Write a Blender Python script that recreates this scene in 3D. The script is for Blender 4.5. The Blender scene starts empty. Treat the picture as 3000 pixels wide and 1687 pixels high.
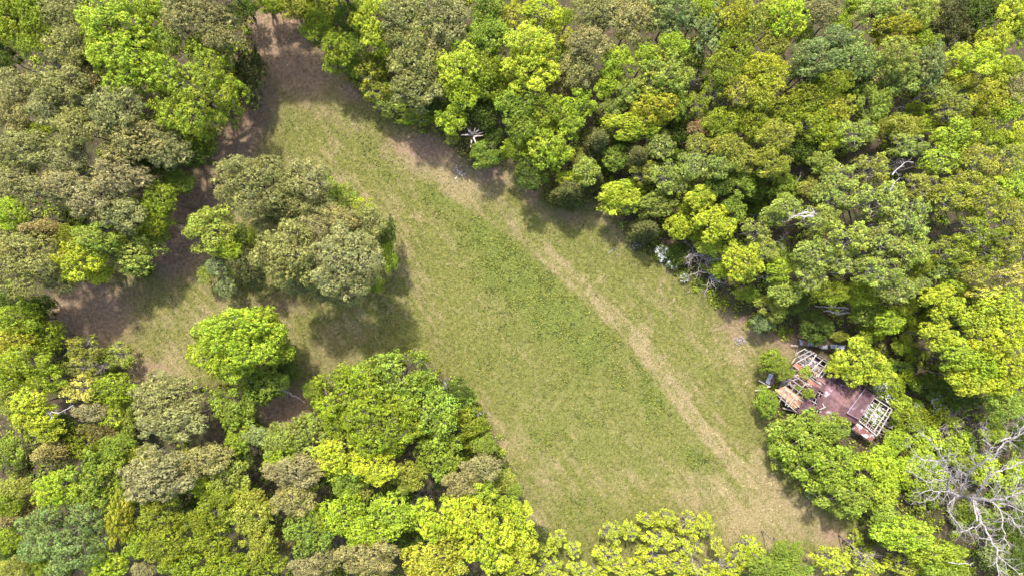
import bpy, math, random
import numpy as np
from mathutils import Vector

# ------------------------------------------------------------------ camera, light, exposure
scene = bpy.context.scene
COL = scene.collection
CAM_H = 90.0
PX = 0.045                                   # metres on the ground per photograph pixel

cam_d = bpy.data.cameras.new('camera'); cam = bpy.data.objects.new('camera', cam_d)
COL.objects.link(cam); scene.camera = cam
cam_d.sensor_width = 36.0; cam_d.lens = 24.0; cam_d.clip_start = 0.5; cam_d.clip_end = 3000
cam.location = (0, 0, CAM_H); cam.rotation_euler = (0, 0, 0)

SUN_EL = math.radians(56); SUN_AZ = math.radians(-13)      # azimuth clockwise from +Y (top of the picture)
world = bpy.data.worlds.new('World'); scene.world = world; world.use_nodes = True
wn = world.node_tree.nodes; wl = world.node_tree.links
bg = wn['Background']; sky = wn.new('ShaderNodeTexSky'); sky.sky_type = 'NISHITA'
sky.sun_disc = False; sky.sun_elevation = SUN_EL; sky.sun_rotation = SUN_AZ
sky.air_density = 1.0; sky.dust_density = 3.0; sky.ozone_density = 0.6
wl.new(sky.outputs[0], bg.inputs[0]); bg.inputs[1].default_value = 0.15
sun_d = bpy.data.lights.new('sun', 'SUN'); sun = bpy.data.objects.new('sun', sun_d); COL.objects.link(sun)
sun_d.energy = 2.75; sun_d.angle = math.radians(2.5); sun_d.color = (1.0, 0.955, 0.89)
sdir = Vector((math.sin(SUN_AZ)*math.cos(SUN_EL), math.cos(SUN_AZ)*math.cos(SUN_EL), math.sin(SUN_EL)))
sun.rotation_euler = sdir.to_track_quat('Z', 'Y').to_euler()
sun.location = (0, 0, 120)
scene.view_settings.view_transform = 'Standard'
scene.view_settings.look = 'None'
scene.view_settings.gamma = 1.0
scene.view_settings.use_curve_mapping = False
scene.view_settings.exposure = 2.28

# ------------------------------------------------------------------ helpers
def W(px, py, z=0.0):
    """photograph pixel (3000 wide) seen at height z -> world point"""
    k = (CAM_H - z) / CAM_H * PX
    return np.array([(px - 1500.0) * k, (843.5 - py) * k, z])

def link(o): COL.objects.link(o); return o

def tag(o, label=None, cat=None, group=None, kind=None):
    if label: o['label'] = label
    if cat: o['category'] = cat
    if group: o['group'] = group
    if kind: o['kind'] = kind
    return o

def empty(name, loc, label, cat, group=None):
    o = bpy.data.objects.new(name, None); o.location = loc; o.empty_display_size = 0.5
    link(o); return tag(o, label, cat, group)

def mesh_np(name, verts, quads, mat, tint=None, tris=False):
    me = bpy.data.meshes.new(name)
    n = len(verts); k = 3 if tris else 4; f = len(quads)
    me.vertices.add(n); me.vertices.foreach_set('co', np.asarray(verts, np.float32).ravel())
    me.loops.add(f*k); me.loops.foreach_set('vertex_index', np.asarray(quads, np.int32).ravel())
    me.polygons.add(f); me.polygons.foreach_set('loop_start', np.arange(0, f*k, k, dtype=np.int32))
    me.polygons.foreach_set('loop_total', np.full(f, k, np.int32))
    me.update(calc_edges=True)
    if tint is not None:
        a = me.attributes.new('tint', 'FLOAT_COLOR', 'FACE')
        c = np.ones((f, 4), np.float32); c[:, :3] = tint
        a.data.foreach_set('color', c.ravel())
    me.materials.append(mat)
    return me

class MB:
    def __init__(s): s.v = []; s.f = []
    def tube(s, pts, rad, sides=6, cap=True):
        pts = [Vector(p) for p in pts]; b = len(s.v); n = len(pts)
        up = Vector((0.13, 0.21, 0.97)); prev = None
        for i, p in enumerate(pts):
            t = (pts[min(i+1, n-1)] - pts[max(i-1, 0)])
            t = t.normalized() if t.length > 1e-9 else Vector((0, 0, 1))
            if prev is None:
                a = t.orthogonal().normalized()
            else:
                a = (prev - t*prev.dot(t)); a = a.normalized() if a.length > 1e-6 else t.orthogonal().normalized()
            prev = a; c = t.cross(a); r = rad[i]
            for k in range(sides):
                an = 2*math.pi*k/sides
                s.v.append(tuple(p + (a*math.cos(an) + c*math.sin(an))*r))
        for i in range(n-1):
            for k in range(sides):
                k2 = (k+1) % sides
                s.f.append((b+i*sides+k, b+i*sides+k2, b+(i+1)*sides+k2, b+(i+1)*sides+k))
        if cap:
            s.f.append(tuple(b+k for k in range(sides))[::-1]); s.f.append(tuple(b+(n-1)*sides+k for k in range(sides)))
        return s
    def beam(s, a, b, w, h, roll=0.0):
        a = Vector(a); b = Vector(b); t = (b-a).normalized()
        side = t.cross(Vector((0, 0, 1)))
        side = side.normalized() if side.length > 1e-5 else Vector((1, 0, 0))
        up = side.cross(t)
        sd = side*math.cos(roll) + up*math.sin(roll); u2 = up*math.cos(roll) - side*math.sin(roll)
        i = len(s.v)
        for p in (a, b):
            for (x, y) in ((-1, -1), (1, -1), (1, 1), (-1, 1)):
                s.v.append(tuple(p + sd*(x*w/2) + u2*(y*h/2)))
        for q in ((0, 1, 2, 3), (7, 6, 5, 4), (0, 4, 5, 1), (1, 5, 6, 2), (2, 6, 7, 3), (3, 7, 4, 0)):
            s.f.append(tuple(i+k for k in q))
        return s
    def rock(s, c, r, rng, flat=0.7):
        i = len(s.v); P = [(1,0,0),(-1,0,0),(0,1,0),(0,-1,0),(0,0,1),(0,0,-1),(.7,.7,.5),(-.7,.6,.4),(.6,-.7,.5),(-.6,-.7,.3)]
        P = [(x*r*rng.uniform(.75, 1.2)+c[0], y*r*rng.uniform(.75, 1.2)+c[1], z*r*flat*rng.uniform(.8, 1.1)+c[2]) for x, y, z in P]
        s.v += P
        for t in ((4,0,6),(4,6,2),(4,2,7),(4,7,1),(4,1,9),(4,9,3),(4,3,8),(4,8,0),(0,2,6),(2,1,7),(1,3,9),(3,0,8),(5,2,0),(5,1,2),(5,3,1),(5,0,3)):
            s.f.append(tuple(i+k for k in t))
        return s
    def mesh(s, name, mat, smooth=False):
        me = bpy.data.meshes.new(name); me.from_pydata(s.v, [], s.f); me.update()
        me.materials.append(mat)
        if smooth: me.polygons.foreach_set('use_smooth', [True]*len(me.polygons))
        return me
    def obj(s, name, mat, parent=None, smooth=False):
        o = bpy.data.objects.new(name, s.mesh(name, mat, smooth)); link(o)
        if parent is not None:
            o.parent = parent
            o.location = -parent.location
        return o

# ------------------------------------------------------------------ materials
def new_mat(name):
    m = bpy.data.materials.new(name); m.use_nodes = True
    nt = m.node_tree; nt.nodes.clear()
    return m, nt.nodes, nt.links

def leaf_mat(name, trans=0.34, rough=0.62, spec=0.18, nscale=0.55, namt=0.35):
    m, N, L = new_mat(name)
    out = N.new('ShaderNodeOutputMaterial'); mix = N.new('ShaderNodeMixShader'); pb = N.new('ShaderNodeBsdfPrincipled')
    tr = N.new('ShaderNodeBsdfTranslucent'); oi = N.new('ShaderNodeObjectInfo'); at = N.new('ShaderNodeAttribute')
    at.attribute_name = 'tint'
    mul = N.new('ShaderNodeMixRGB'); mul.blend_type = 'MULTIPLY'; mul.inputs[0].default_value = 1
    L.new(oi.outputs['Color'], mul.inputs[1]); L.new(at.outputs['Color'], mul.inputs[2])
    tc = N.new('ShaderNodeTexCoord'); nz = N.new('ShaderNodeTexNoise'); nz.inputs['Scale'].default_value = nscale
    nz.inputs['Detail'].default_value = 3
    L.new(tc.outputs['Object'], nz.inputs['Vector'])
    mr = N.new('ShaderNodeMapRange'); mr.inputs[1].default_value = 0.3; mr.inputs[2].default_value = 0.7
    mr.inputs[3].default_value = 1-namt; mr.inputs[4].default_value = 1+namt
    L.new(nz.outputs[0], mr.inputs[0])
    hsv = N.new('ShaderNodeHueSaturation'); L.new(mul.outputs[0], hsv.inputs['Color']); L.new(mr.outputs[0], hsv.inputs['Value'])
    L.new(hsv.outputs[0], pb.inputs['Base Color']); pb.inputs['Roughness'].default_value = rough
    pb.inputs['Specular IOR Level'].default_value = spec
    hs2 = N.new('ShaderNodeHueSaturation'); hs2.inputs['Saturation'].default_value = 1.0; hs2.inputs['Value'].default_value = 1.25
    L.new(hsv.outputs[0], hs2.inputs['Color']); L.new(hs2.outputs[0], tr.inputs['Color'])
    mix.inputs[0].default_value = trans
    L.new(pb.outputs[0], mix.inputs[1]); L.new(tr.outputs[0], mix.inputs[2]); L.new(mix.outputs[0], out.inputs[0])
    return m

K_ALB = 0.56
def rough_mat(name, c1, c2, scale=4, stretch=(1, 1, 1), rough=0.85, c3=None, s3=1.5, t3=0.55, use_obj=False, metal=0, bump=0.0):
    c1 = tuple(v*K_ALB for v in c1); c2 = tuple(v*K_ALB for v in c2); c3 = tuple(v*K_ALB for v in c3) if c3 else None
    m, N, L = new_mat(name)
    out = N.new('ShaderNodeOutputMaterial'); pb = N.new('ShaderNodeBsdfPrincipled'); tc = N.new('ShaderNodeTexCoord')
    mp = N.new('ShaderNodeMapping'); mp.inputs['Scale'].default_value = stretch
    L.new(tc.outputs['Object'], mp.inputs[0])
    nz = N.new('ShaderNodeTexNoise'); nz.inputs['Scale'].default_value = scale; nz.inputs['Detail'].default_value = 6
    L.new(mp.outputs[0], nz.inputs['Vector'])
    cr = N.new('ShaderNodeValToRGB'); cr.color_ramp.elements[0].position = 0.33; cr.color_ramp.elements[1].position = 0.68
    cr.color_ramp.elements[0].color = (*c1, 1); cr.color_ramp.elements[1].color = (*c2, 1)
    L.new(nz.outputs[0], cr.inputs[0]); last = cr.outputs[0]
    if c3:
        n3 = N.new('ShaderNodeTexNoise'); n3.inputs['Scale'].default_value = s3; n3.inputs['Detail'].default_value = 5
        L.new(tc.outputs['Object'], n3.inputs['Vector'])
        r3 = N.new('ShaderNodeValToRGB'); r3.color_ramp.elements[0].position = t3; r3.color_ramp.elements[1].position = t3+0.08
        L.new(n3.outputs[0], r3.inputs[0])
        mx = N.new('ShaderNodeMixRGB'); L.new(r3.outputs[0], mx.inputs[0]); L.new(last, mx.inputs[1]); mx.inputs[2].default_value = (*c3, 1)
        last = mx.outputs[0]
    if use_obj:
        oi = N.new('ShaderNodeObjectInfo'); mu = N.new('ShaderNodeMixRGB'); mu.blend_type = 'MULTIPLY'; mu.inputs[0].default_value = 1
        L.new(last, mu.inputs[1]); L.new(oi.outputs['Color'], mu.inputs[2]); last = mu.outputs[0]
    L.new(last, pb.inputs['Base Color']); pb.inputs['Roughness'].default_value = rough; pb.inputs['Metallic'].default_value = metal
    pb.inputs['Specular IOR Level'].default_value = 0.25
    if bump:
        bp = N.new('ShaderNodeBump'); bp.inputs['Strength'].default_value = bump; bp.inputs['Distance'].default_value = 0.03
        L.new(nz.outputs[0], bp.inputs['Height']); L.new(bp.outputs[0], pb.inputs['Normal'])
    L.new(pb.outputs[0], out.inputs[0])
    return m

M_LEAF = leaf_mat('leaf', trans=.42)
M_NEEDLE = leaf_mat('needle', trans=0.22, rough=0.7, spec=0.12, nscale=0.45, namt=0.28)
M_BARK = rough_mat('bark', (0.10, 0.08, 0.065), (0.24, 0.20, 0.165), 5, (1, 1, .3))
M_PALEBARK = rough_mat('pale_bark', (0.15, 0.13, 0.11), (0.34, 0.30, 0.26), 4, (1, 1, .4))
M_DEAD = rough_mat('dead_wood', (0.21, 0.18, 0.17), (0.46, 0.41, 0.39), 2.5, (1, 1, 1), bump=.3)
M_TWIG = rough_mat('dry_twig', (0.20, 0.155, 0.14), (0.40, 0.33, 0.31), 3)

# ------------------------------------------------------------------ numpy noise for ground masks
_rng = np.random.default_rng(5)
_LAT = _rng.random((256, 256))
def vnoise(x, y):
    xi = np.floor(x).astype(int); yi = np.floor(y).astype(int)
    fx = x-xi; fy = y-yi; fx = fx*fx*(3-2*fx); fy = fy*fy*(3-2*fy)
    a = _LAT[xi % 256, yi % 256]; b = _LAT[(xi+1) % 256, yi % 256]; c = _LAT[xi % 256, (yi+1) % 256]; d = _LAT[(xi+1) % 256, (yi+1) % 256]
    return (a*(1-fx)+b*fx)*(1-fy) + (c*(1-fx)+d*fx)*fy
def fbm(x, y, o=4):
    s = 0; a = .5; t = 0
    for i in range(o):
        s = s + a*vnoise(x*2**i+17*i, y*2**i+31*i); t += a; a *= .5
    return s/t
def sm(a, b, x):
    t = np.clip((x-a)/(b-a), 0, 1); return t*t*(3-2*t)

OV = 3000/2576.0
def to_ov(X, Y):                              # world (ground) -> overview pixel
    return (X/PX + 1500)/OV, (843.5 - Y/PX)/OV

def inpoly(x, y, poly):
    r = np.zeros(x.shape, bool); n = len(poly)
    for i in range(n):
        x1, y1 = poly[i]; x2, y2 = poly[(i+1) % n]
        c = ((y1 > y) != (y2 > y)) & (x < (x2-x1)*(y-y1)/((y2-y1)+1e-9) + x1)
        r ^= c
    return r
def dpoly(x, y, pts):
    d = np.full(x.shape, 1e9)
    for (x1, y1), (x2, y2) in zip(pts[:-1], pts[1:]):
        dx, dy = x2-x1, y2-y1; t = np.clip(((x-x1)*dx+(y-y1)*dy)/(dx*dx+dy*dy), 0, 1)
        d = np.minimum(d, np.hypot(x-x1-t*dx, y-y1-t*dy))
    return d
def blobs(x, y, L, soft=1.0):
    s = np.zeros(x.shape)
    for (cx, cy, rx, ry, ang, amp) in L:
        a = math.radians(ang); u = (x-cx)*math.cos(a)+(y-cy)*math.sin(a); v = -(x-cx)*math.sin(a)+(y-cy)*math.cos(a)
        s = np.maximum(s, amp*np.exp(-((u/rx)**2+(v/ry)**2)*soft))
    return s

MEADOW = [(625, 20), (760, 40), (840, 150), (905, 235), (985, 300), (1100, 345), (1190, 430), (1290, 400), (1380, 500), (1510, 520), (1590, 610),
          (1740, 720), (1850, 810), (1930, 850), (2010, 850), (2020, 900), (1930, 960), (1960, 1130), (2000, 1220), (2150, 1310), (2250, 1500), (1350, 1500), (1330, 1300), (1260, 1100),
          (1200, 1000), (1050, 880), (900, 930), (800, 1010), (700, 1080), (560, 960), (340, 950), (230, 880), (120, 830), (150, 730), (400, 640), (450, 500), (600, 300), (660, 200)]
def edge_dist(x, y):
    d = dpoly(x, y, MEADOW+[MEADOW[0]]); return np.where(inpoly(x, y, MEADOW), d, -d)

LITTER = [(700, 85, 100, 80, 0, 1.5), (640, 130, 35, 70, 70, 1.3), (740, 165, 110, 75, 30, 1.2), (880, 230, 55, 30, 20, .8), (560, 420, 60, 110, 30, .95), (640, 300, 45, 80, 20, .6),
          (225, 785, 105, 80, 10, 1.4), (300, 740, 90, 40, 0, .6), (1065, 372, 78, 34, 12, 1.25), (1235, 430, 45, 40, 0, .8), (1340, 485, 26, 36, 0, .8), (1870, 790, 55, 60, 45, .9),
          (1975, 850, 75, 45, 10, .8), (715, 1025, 70, 60, 0, 1.1), (375, 935, 60, 30, 0, .7), (2110, 1350, 60, 14, 20, .9), (700, 770, 90, 25, 0, .5), (440, 600, 35, 90, 15, .6),
          (2030, 1030, 90, 70, 30, .9), (1430, 540, 50, 20, 20, .6), (820, 900, 60, 60, 0, .3)]
DRYB = [(1930, 1290, 190, 110, 30, .95), (2060, 1345, 110, 40, 22, 1.1), (1800, 1240, 90, 40, 20, .5), (1850, 1180, 45, 110, -35, .6), (2050, 1360, 120, 50, 20, .7), (480, 850, 120, 90, 0, .5), (540, 690, 40, 60, 0, .7), (1150, 440, 125, 46, 34, 1.35), (1040, 395, 60, 20, 35, 1.2), (1255, 445, 60, 30, 20, .75),
        (1290, 560, 90, 20, 38, .6), (860, 460, 60, 35, 30, .55), (960, 540, 40, 60, -30, .5), (1010, 650, 30, 90, -5, .5), (1090, 850, 40, 60, 0, .5), (1540, 655, 12, 10, 0, 1), (1660, 720, 6, 14, 20, 1.0),
        (1810, 1135, 22, 16, 30, 1.1), (1560, 560, 60, 40, 40, .45), (1870, 850, 45, 70, 10, .7), (760, 350, 8, 6, 0, 1), (950, 320, 120, 40, 20, .3), (1240, 380, 70, 25, 0, .4), (1445, 1240, 8, 26, -25, .9), (1480, 1280, 5, 16, 0, .9),
        (1400, 1170, 6, 18, -40, .8), (1660, 930, 30, 12, 30, .7), (820, 820, 70, 50, 0, .45), (330, 910, 100, 30, 0, .55), (690, 280, 30, 30, 0, .3), (1540, 840, 5, 60, -42, .5), (1050, 1000, 60, 60, 0, .3), (1300, 1130, 60, 80, 20, .35), (2000, 870, 60, 30, 0, .7)]
FRESH = [(1250, 900, 150, 110, 45, .35), (1450, 1060, 200, 110, 35, .5), (960, 400, 110, 60, 40, .4), (1120, 500, 75, 45, 45, .9), (1230, 600, 105, 70, 45, 1.0), (1300, 690, 130, 100, 40, 1.1), (1390, 780, 130, 100, 40, 1.1), (1480, 870, 100, 75, 40, 1.0), (850, 560, 60, 40, 40, .3), (1350, 1080, 150, 60, 60, .45), (1480, 1290, 130, 60, 20, .5), (1620, 760, 90, 18, 45, .4), (1780, 950, 120, 25, 48, .4), (1640, 1000, 55, 85, -25, 1.0), (1560, 960, 50, 40, 0, .7),
         (1750, 1150, 60, 34, 20, .9), (1300, 820, 60, 50, 0, .6), (1440, 960, 60, 40, 0, .6), (1520, 1110, 60, 40, 20, .55), (1640, 1180, 70, 30, 20, .5), (740, 250, 40, 25, 0, .35), (730, 330, 20, 60, 0, .3)]
TRK1 = [(985, 365), (1060, 405), (1160, 470), (1250, 525), (1330, 580), (1410, 650), (1500, 735), (1570, 800), (1640, 880), (1700, 960), (1770, 1060), (1850, 1150), (1930, 1210), (2010, 1270), (2100, 1340)]
TRK2 = [(1100, 480), (1200, 530), (1300, 600), (1390, 690), (1470, 770), (1550, 850), (1620, 940), (1690, 1030), (1760, 1110), (1860, 1230)]

def masks(x, y):
    n1 = fbm(x/60, y/60); n2 = fbm(x/18+40, y/18); n3 = fbm(x/6+9, y/6+5)
    a = math.radians(52)                                     # mowing direction streaks
    u = x*math.cos(a)+y*math.sin(a); v = -x*math.sin(a)+y*math.cos(a)
    st = fbm(u/45, v/6, 3)
    wob = (n2-.5)*40
    lit = blobs(x+wob*.6, y-wob*.5, LITTER)
    lane = dpoly(x, y, [(640, 240), (570, 400), (490, 530), (440, 640)]); lit = np.maximum(lit, 1.25*np.exp(-(lane/62)**2))
    lit = np.clip(1.25*lit, 0, 1.2)*sm(.12, .5, n2*.6+n3*.4+.18)
    dry = blobs(x+wob*.3, y+wob*.3, DRYB)
    d1 = dpoly(x+(n2-.5)*10, y, TRK1); d2 = dpoly(x, y+(n2-.5)*10, TRK2)
    w1 = 5+20*sm(1330, 1000, x)+12*sm(1750, 1950, x)
    d3 = dpoly(x+18, y-26, TRK1)
    db = dpoly(x+11, y-16, TRK1)
    band = np.exp(-(np.maximum(0, db-12)/12)**2)*(y > 360)
    dry = np.maximum(dry, (.26+.30*n2)*band)
    dry = np.maximum(dry, (.40+.55*n2)*np.exp(-(d1/w1)**2))
    dry = np.maximum(dry, (.55+.45*n2)*np.exp(-(d3/4)**2)); dry = np.maximum(dry, (.75+.45*n2)*np.exp(-(d1/4.5)**2))
    spots = sm(.66, .76, fbm(x/5+71, y/7+3, 3)*.6+.4*n2)
    fre = blobs(x+wob*.5, y+wob*.4, FRESH)
    fre = np.maximum(fre, (.75)*np.exp(-(d2/9)**2)*sm(.3, .6, n1+.1)); fre = fre*(1-.75*band)
    mar = dpoly(x, y, [(1225, 1040), (1260, 1130), (1300, 1200), (1350, 1300)]); dry = np.maximum(dry, .6*np.exp(-(mar/28)**2))
    dry = np.clip(dry + (st-.5)*1.7 + (n1-.5)*1.5 + (n3-.5)*.9 + 1.3*spots - .02, 0, 1.3)
    fre = np.clip(fre*(.7+.8*n2), 0, 1)
    dry = dry*(1-.75*fre)
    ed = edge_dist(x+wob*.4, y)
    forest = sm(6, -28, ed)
    return dry, lit, fre, forest, n2

# ------------------------------------------------------------------ ground sheet
def coords(a, step, far):
    inner = np.arange(-a, a+1e-6, step); out = []
    p = a; s = step
    while p < far: s *= 1.45; p += s; out.append(p)
    out = np.array(out); return np.concatenate([-out[::-1], inner, out])
gx = coords(78, 0.27, 900); gy = coords(46, 0.27, 900)
GX, GY = np.meshgrid(gx, gy, indexing='ij')
def ground_z(X, Y):
    return .5*(fbm(X/14+3, Y/14, 3)-.5) + .10*(fbm(X/1.6, Y/1.6, 2)-.5)
GZ = ground_z(GX, GY)
nx, ny = GX.shape
idx = np.arange(nx*ny).reshape(nx, ny)
Q = np.stack([idx[:-1, :-1], idx[1:, :-1], idx[1:, 1:], idx[:-1, 1:]], -1).reshape(-1, 4)
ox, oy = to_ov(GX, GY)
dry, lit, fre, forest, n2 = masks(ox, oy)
mg, N, L = new_mat('meadow_ground')
out = N.new('ShaderNodeOutputMaterial'); pb = N.new('ShaderNodeBsdfPrincipled'); at = N.new('ShaderNodeAttribute'); at.attribute_name = 'cover'
sep = N.new('ShaderNodeSeparateColor'); L.new(at.outputs['Color'], sep.inputs[0])
tc = N.new('ShaderNodeTexCoord')
def gn(scale, detail=4, vec=None, rough=.6):
    n = N.new('ShaderNodeTexNoise'); n.inputs['Scale'].default_value = scale; n.inputs['Detail'].default_value = detail; n.inputs['Roughness'].default_value = rough
    L.new(vec or tc.outputs['Object'], n.inputs['Vector']); return n.outputs[0]
def ramp(src, *stops):
    r = N.new('ShaderNodeValToRGB'); L.new(src, r.inputs[0]); e = r.color_ramp.elements
    while len(e) < len(stops): e.new(0.5)
    for k, (p, c) in enumerate(stops): e[k].position = p; e[k].color = (*c, 1)
    return r.outputs[0]
def mixc(f, a, b, mode='MIX'):
    m = N.new('ShaderNodeMixRGB'); m.blend_type = mode
    for i, v in enumerate((f, a, b)):
        if hasattr(v, 'is_linked') or hasattr(v, 'links'): L.new(v, m.inputs[i])
        else: m.inputs[i].default_value = v
    return m.outputs[0]
def mth(op, a, b, clamp=False):
    m = N.new('ShaderNodeMath'); m.operation = op; m.use_clamp = clamp
    for i, v in enumerate((a, b)):
        if hasattr(v, 'links'): L.new(v, m.inputs[i])
        else: m.inputs[i].default_value = v
    return m.outputs[0]
G1 = ramp(gn(2.2, 6), (.28, (.034, .039, .008)), (.50, (.066, .070, .015)), (.72, (.108, .102, .027)))
T1 = ramp(gn(3.1, 6), (.28, (.085, .070, .030)), (.55, (.136, .110, .054)), (.78, (.196, .150, .084)))
R1 = ramp(gn(2.6, 7), (.3, (.066, .043, .029)), (.55, (.130, .084, .060)), (.78, (.20, .132, .100)))
F1 = ramp(gn(2.0, 5), (.28, (.031, .042, .008)), (.5, (.060, .073, .014)), (.74, (.096, .108, .023)))
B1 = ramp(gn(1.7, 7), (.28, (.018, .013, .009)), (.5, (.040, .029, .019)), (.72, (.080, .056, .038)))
UG = ramp(gn(.9, 5), (.42, (0, 0, 0)), (.6, (1, 1, 1)))
nf = gn(5.5, 8, rough=.75); nf2 = gn(1.1, 4)
dm = mth('ADD', sep.outputs[0], mth('MULTIPLY', mth('SUBTRACT', nf, .5), 1.3))
dm = mth('ADD', dm, mth('MULTIPLY', mth('SUBTRACT', nf2, .5), .9), True)
lm = mth('ADD', sep.outputs[1], mth('MULTIPLY', mth('SUBTRACT', nf, .5), 1.1), True)
fm = mth('ADD', sep.outputs[2], mth('MULTIPLY', mth('SUBTRACT', nf, .5), .8), True)
c = mixc(dm, G1, T1); c = mixc(mth('MULTIPLY', fm, sep.outputs[2], True), c, F1)
c = mixc(mth('MULTIPLY', lm, .85), c, R1)
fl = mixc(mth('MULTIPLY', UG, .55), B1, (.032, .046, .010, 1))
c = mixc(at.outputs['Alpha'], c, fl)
L.new(c, pb.inputs['Base Color']); pb.inputs['Roughness'].default_value = .95; pb.inputs['Specular IOR Level'].default_value = .1
bp = N.new('ShaderNodeBump'); bp.inputs['Strength'].default_value = .8; bp.inputs['Distance'].default_value = .13
L.new(gn(4.5, 9, rough=.75), bp.inputs['Height']); L.new(bp.outputs[0], pb.inputs['Normal']); L.new(pb.outputs[0], out.inputs[0])
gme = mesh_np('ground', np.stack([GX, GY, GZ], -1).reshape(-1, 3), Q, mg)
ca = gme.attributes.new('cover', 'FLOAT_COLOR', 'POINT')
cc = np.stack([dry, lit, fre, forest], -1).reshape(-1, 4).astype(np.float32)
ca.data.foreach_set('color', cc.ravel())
gme.polygons.foreach_set('use_smooth', [True]*len(gme.polygons))
ground = link(bpy.data.objects.new('ground', gme)); tag(ground, kind='structure')

# ------------------------------------------------------------------ crown generators (unit: metres, scaled per tree)
def basis(n):
    a = np.cross(n, np.array([0.3, 0.5, 0.81])); a /= np.linalg.norm(a, axis=1)[:, None]+1e-9
    return a, np.cross(n, a)
def rdir(rng, n):
    v = rng.normal(size=(n, 3)); return v/np.linalg.norm(v, axis=1)[:, None]

def leaves(rng, P, Nrm, length, width, tint):
    """rhombic leaf clusters at P with normal Nrm"""
    n = len(P); a, b = basis(Nrm); th = rng.random(n)*2*np.pi
    u = a*np.cos(th)[:, None] + b*np.sin(th)[:, None]; w = np.cross(Nrm, u)
    Ls = (length*rng.uniform(.65, 1.35, n))[:, None]; Ws = (width*rng.uniform(.65, 1.3, n))[:, None]
    V = np.stack([P-u*Ls*.5, P+w*Ws*.5+u*Ls*.08, P+u*Ls*.5, P-w*Ws*.5+u*Ls*.08], 1).reshape(-1, 3)
    F = np.arange(n*4).reshape(-1, 4)
    return V, F, tint

def lobed_crown(seed, R, nlobe, lobe_r, puff_r, cover, per, leaf_l, leaf_w, flat=.8, drop=0.0, nj=.55, up=.25, tv=.14, hue=.065, open_=0.0, inner=45):
    rng = np.random.default_rng(seed)
    # big lobes
    C = []; LR = []
    ga = 2.39996; ph0 = rng.random()*6.28
    for i in range(nlobe):
        t = (i+.5)/nlobe; z = 1-1.62*t + rng.normal()*.05          # from the top down to below the middle
        z = max(-.72, min(1, z)); s = math.sqrt(1-z*z) if z > 0 else math.sqrt(1-z*z)
        ph = ph0+i*ga+rng.normal()*.25; k = rng.uniform(.52, .84) if rng.random() > .18 else rng.uniform(.84, .97)
        if z > .8: k *= .75
        C.append((s*math.cos(ph)*k*R, s*math.sin(ph)*k*R, z*k*R*flat)); LR.append(lobe_r*R*rng.uniform(.62, 1.32)*(1 if k < .84 else .7))
    C = np.array(C); LR = np.array(LR)
    # puffs
    PP = []; PR = []; PL = []; PN = []
    for i in range(nlobe):
        area = 4*np.pi*LR[i]**2; n = int(area/(np.pi*puff_r**2)*cover)
        d = rdir(rng, n); d = d[d[:, 2] > -.55]
        p = C[i] + d*LR[i]*rng.uniform(.78, 1.05, len(d))[:, None]*np.array([1, 1, .85])
        dist = np.linalg.norm((p[:, None]-C[None])/np.array([1, 1, .85]), axis=2)/LR[None]; dist[:, i] = 9
        keep = dist.min(1) > .80
        out_ = (p*C[i]).sum(1)/(np.linalg.norm(p, axis=1)*np.linalg.norm(C[i])+1e-6)
        keep &= rng.random(len(d)) > open_
        p = p[keep]; d = d[keep]
        PP.append(p); PN.append(d); PR.append(puff_r*rng.uniform(.6, 1.3, len(p))); PL.append(np.full(len(p), i))
    PP = np.concatenate(PP); PR = np.concatenate(PR); PN = np.concatenate(PN); PL = np.concatenate(PL)
    m = len(PP); idx = np.repeat(np.arange(m), per)
    d = rdir(rng, len(idx)); nn = PN[idx]; d = d + nn*.65 + np.array([0, 0, up]); d /= np.linalg.norm(d, axis=1)[:, None]
    P = PP[idx] + d*(PR[idx]*rng.uniform(.45, 1.08, len(idx)))[:, None]
    nr = d + rng.normal(size=d.shape)*nj; nr /= np.linalg.norm(nr, axis=1)[:, None]
    lobe_t = rng.normal(size=nlobe)*tv*.5; puff_t = rng.normal(size=m)*tv*.7; leaf_t = rng.normal(size=len(idx))*tv
    val = np.clip(1+lobe_t[PL[idx]]+puff_t[idx]+leaf_t, .45, 1.7)
    hv = (rng.normal(size=nlobe)*hue*.6)[PL[idx]] + (rng.normal(size=m)*hue)[idx]
    tint = np.stack([val*(1+hv), val, val*(1-hv*.5)], 1)
    V, F, T = leaves(rng, P, nr, leaf_l, leaf_w, tint)
    # inner foliage closes the crown behind the outer shoots
    ni = int(inner*nlobe); li_ = rng.integers(0, nlobe, ni); di = rdir(rng, ni)
    Pi = C[li_] + di*(LR[li_]*rng.uniform(.2, .8, ni))[:, None]; Ni = rdir(rng, ni)*.8+np.array([0, 0, .7]); Ni /= np.linalg.norm(Ni, axis=1)[:, None]
    vi = np.clip(1+rng.normal(size=ni)*.12, .6, 1.4)[:, None]*np.ones((ni, 3))
    V2, F2, T2 = leaves(rng, Pi, Ni, leaf_l*1.9, leaf_l*1.5, vi)
    V = np.concatenate([V, V2]); F = np.concatenate([F, F2+len(V)-len(V2)]); T = np.concatenate([T, T2])
    return V, F, T, C, LR, PP

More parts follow.
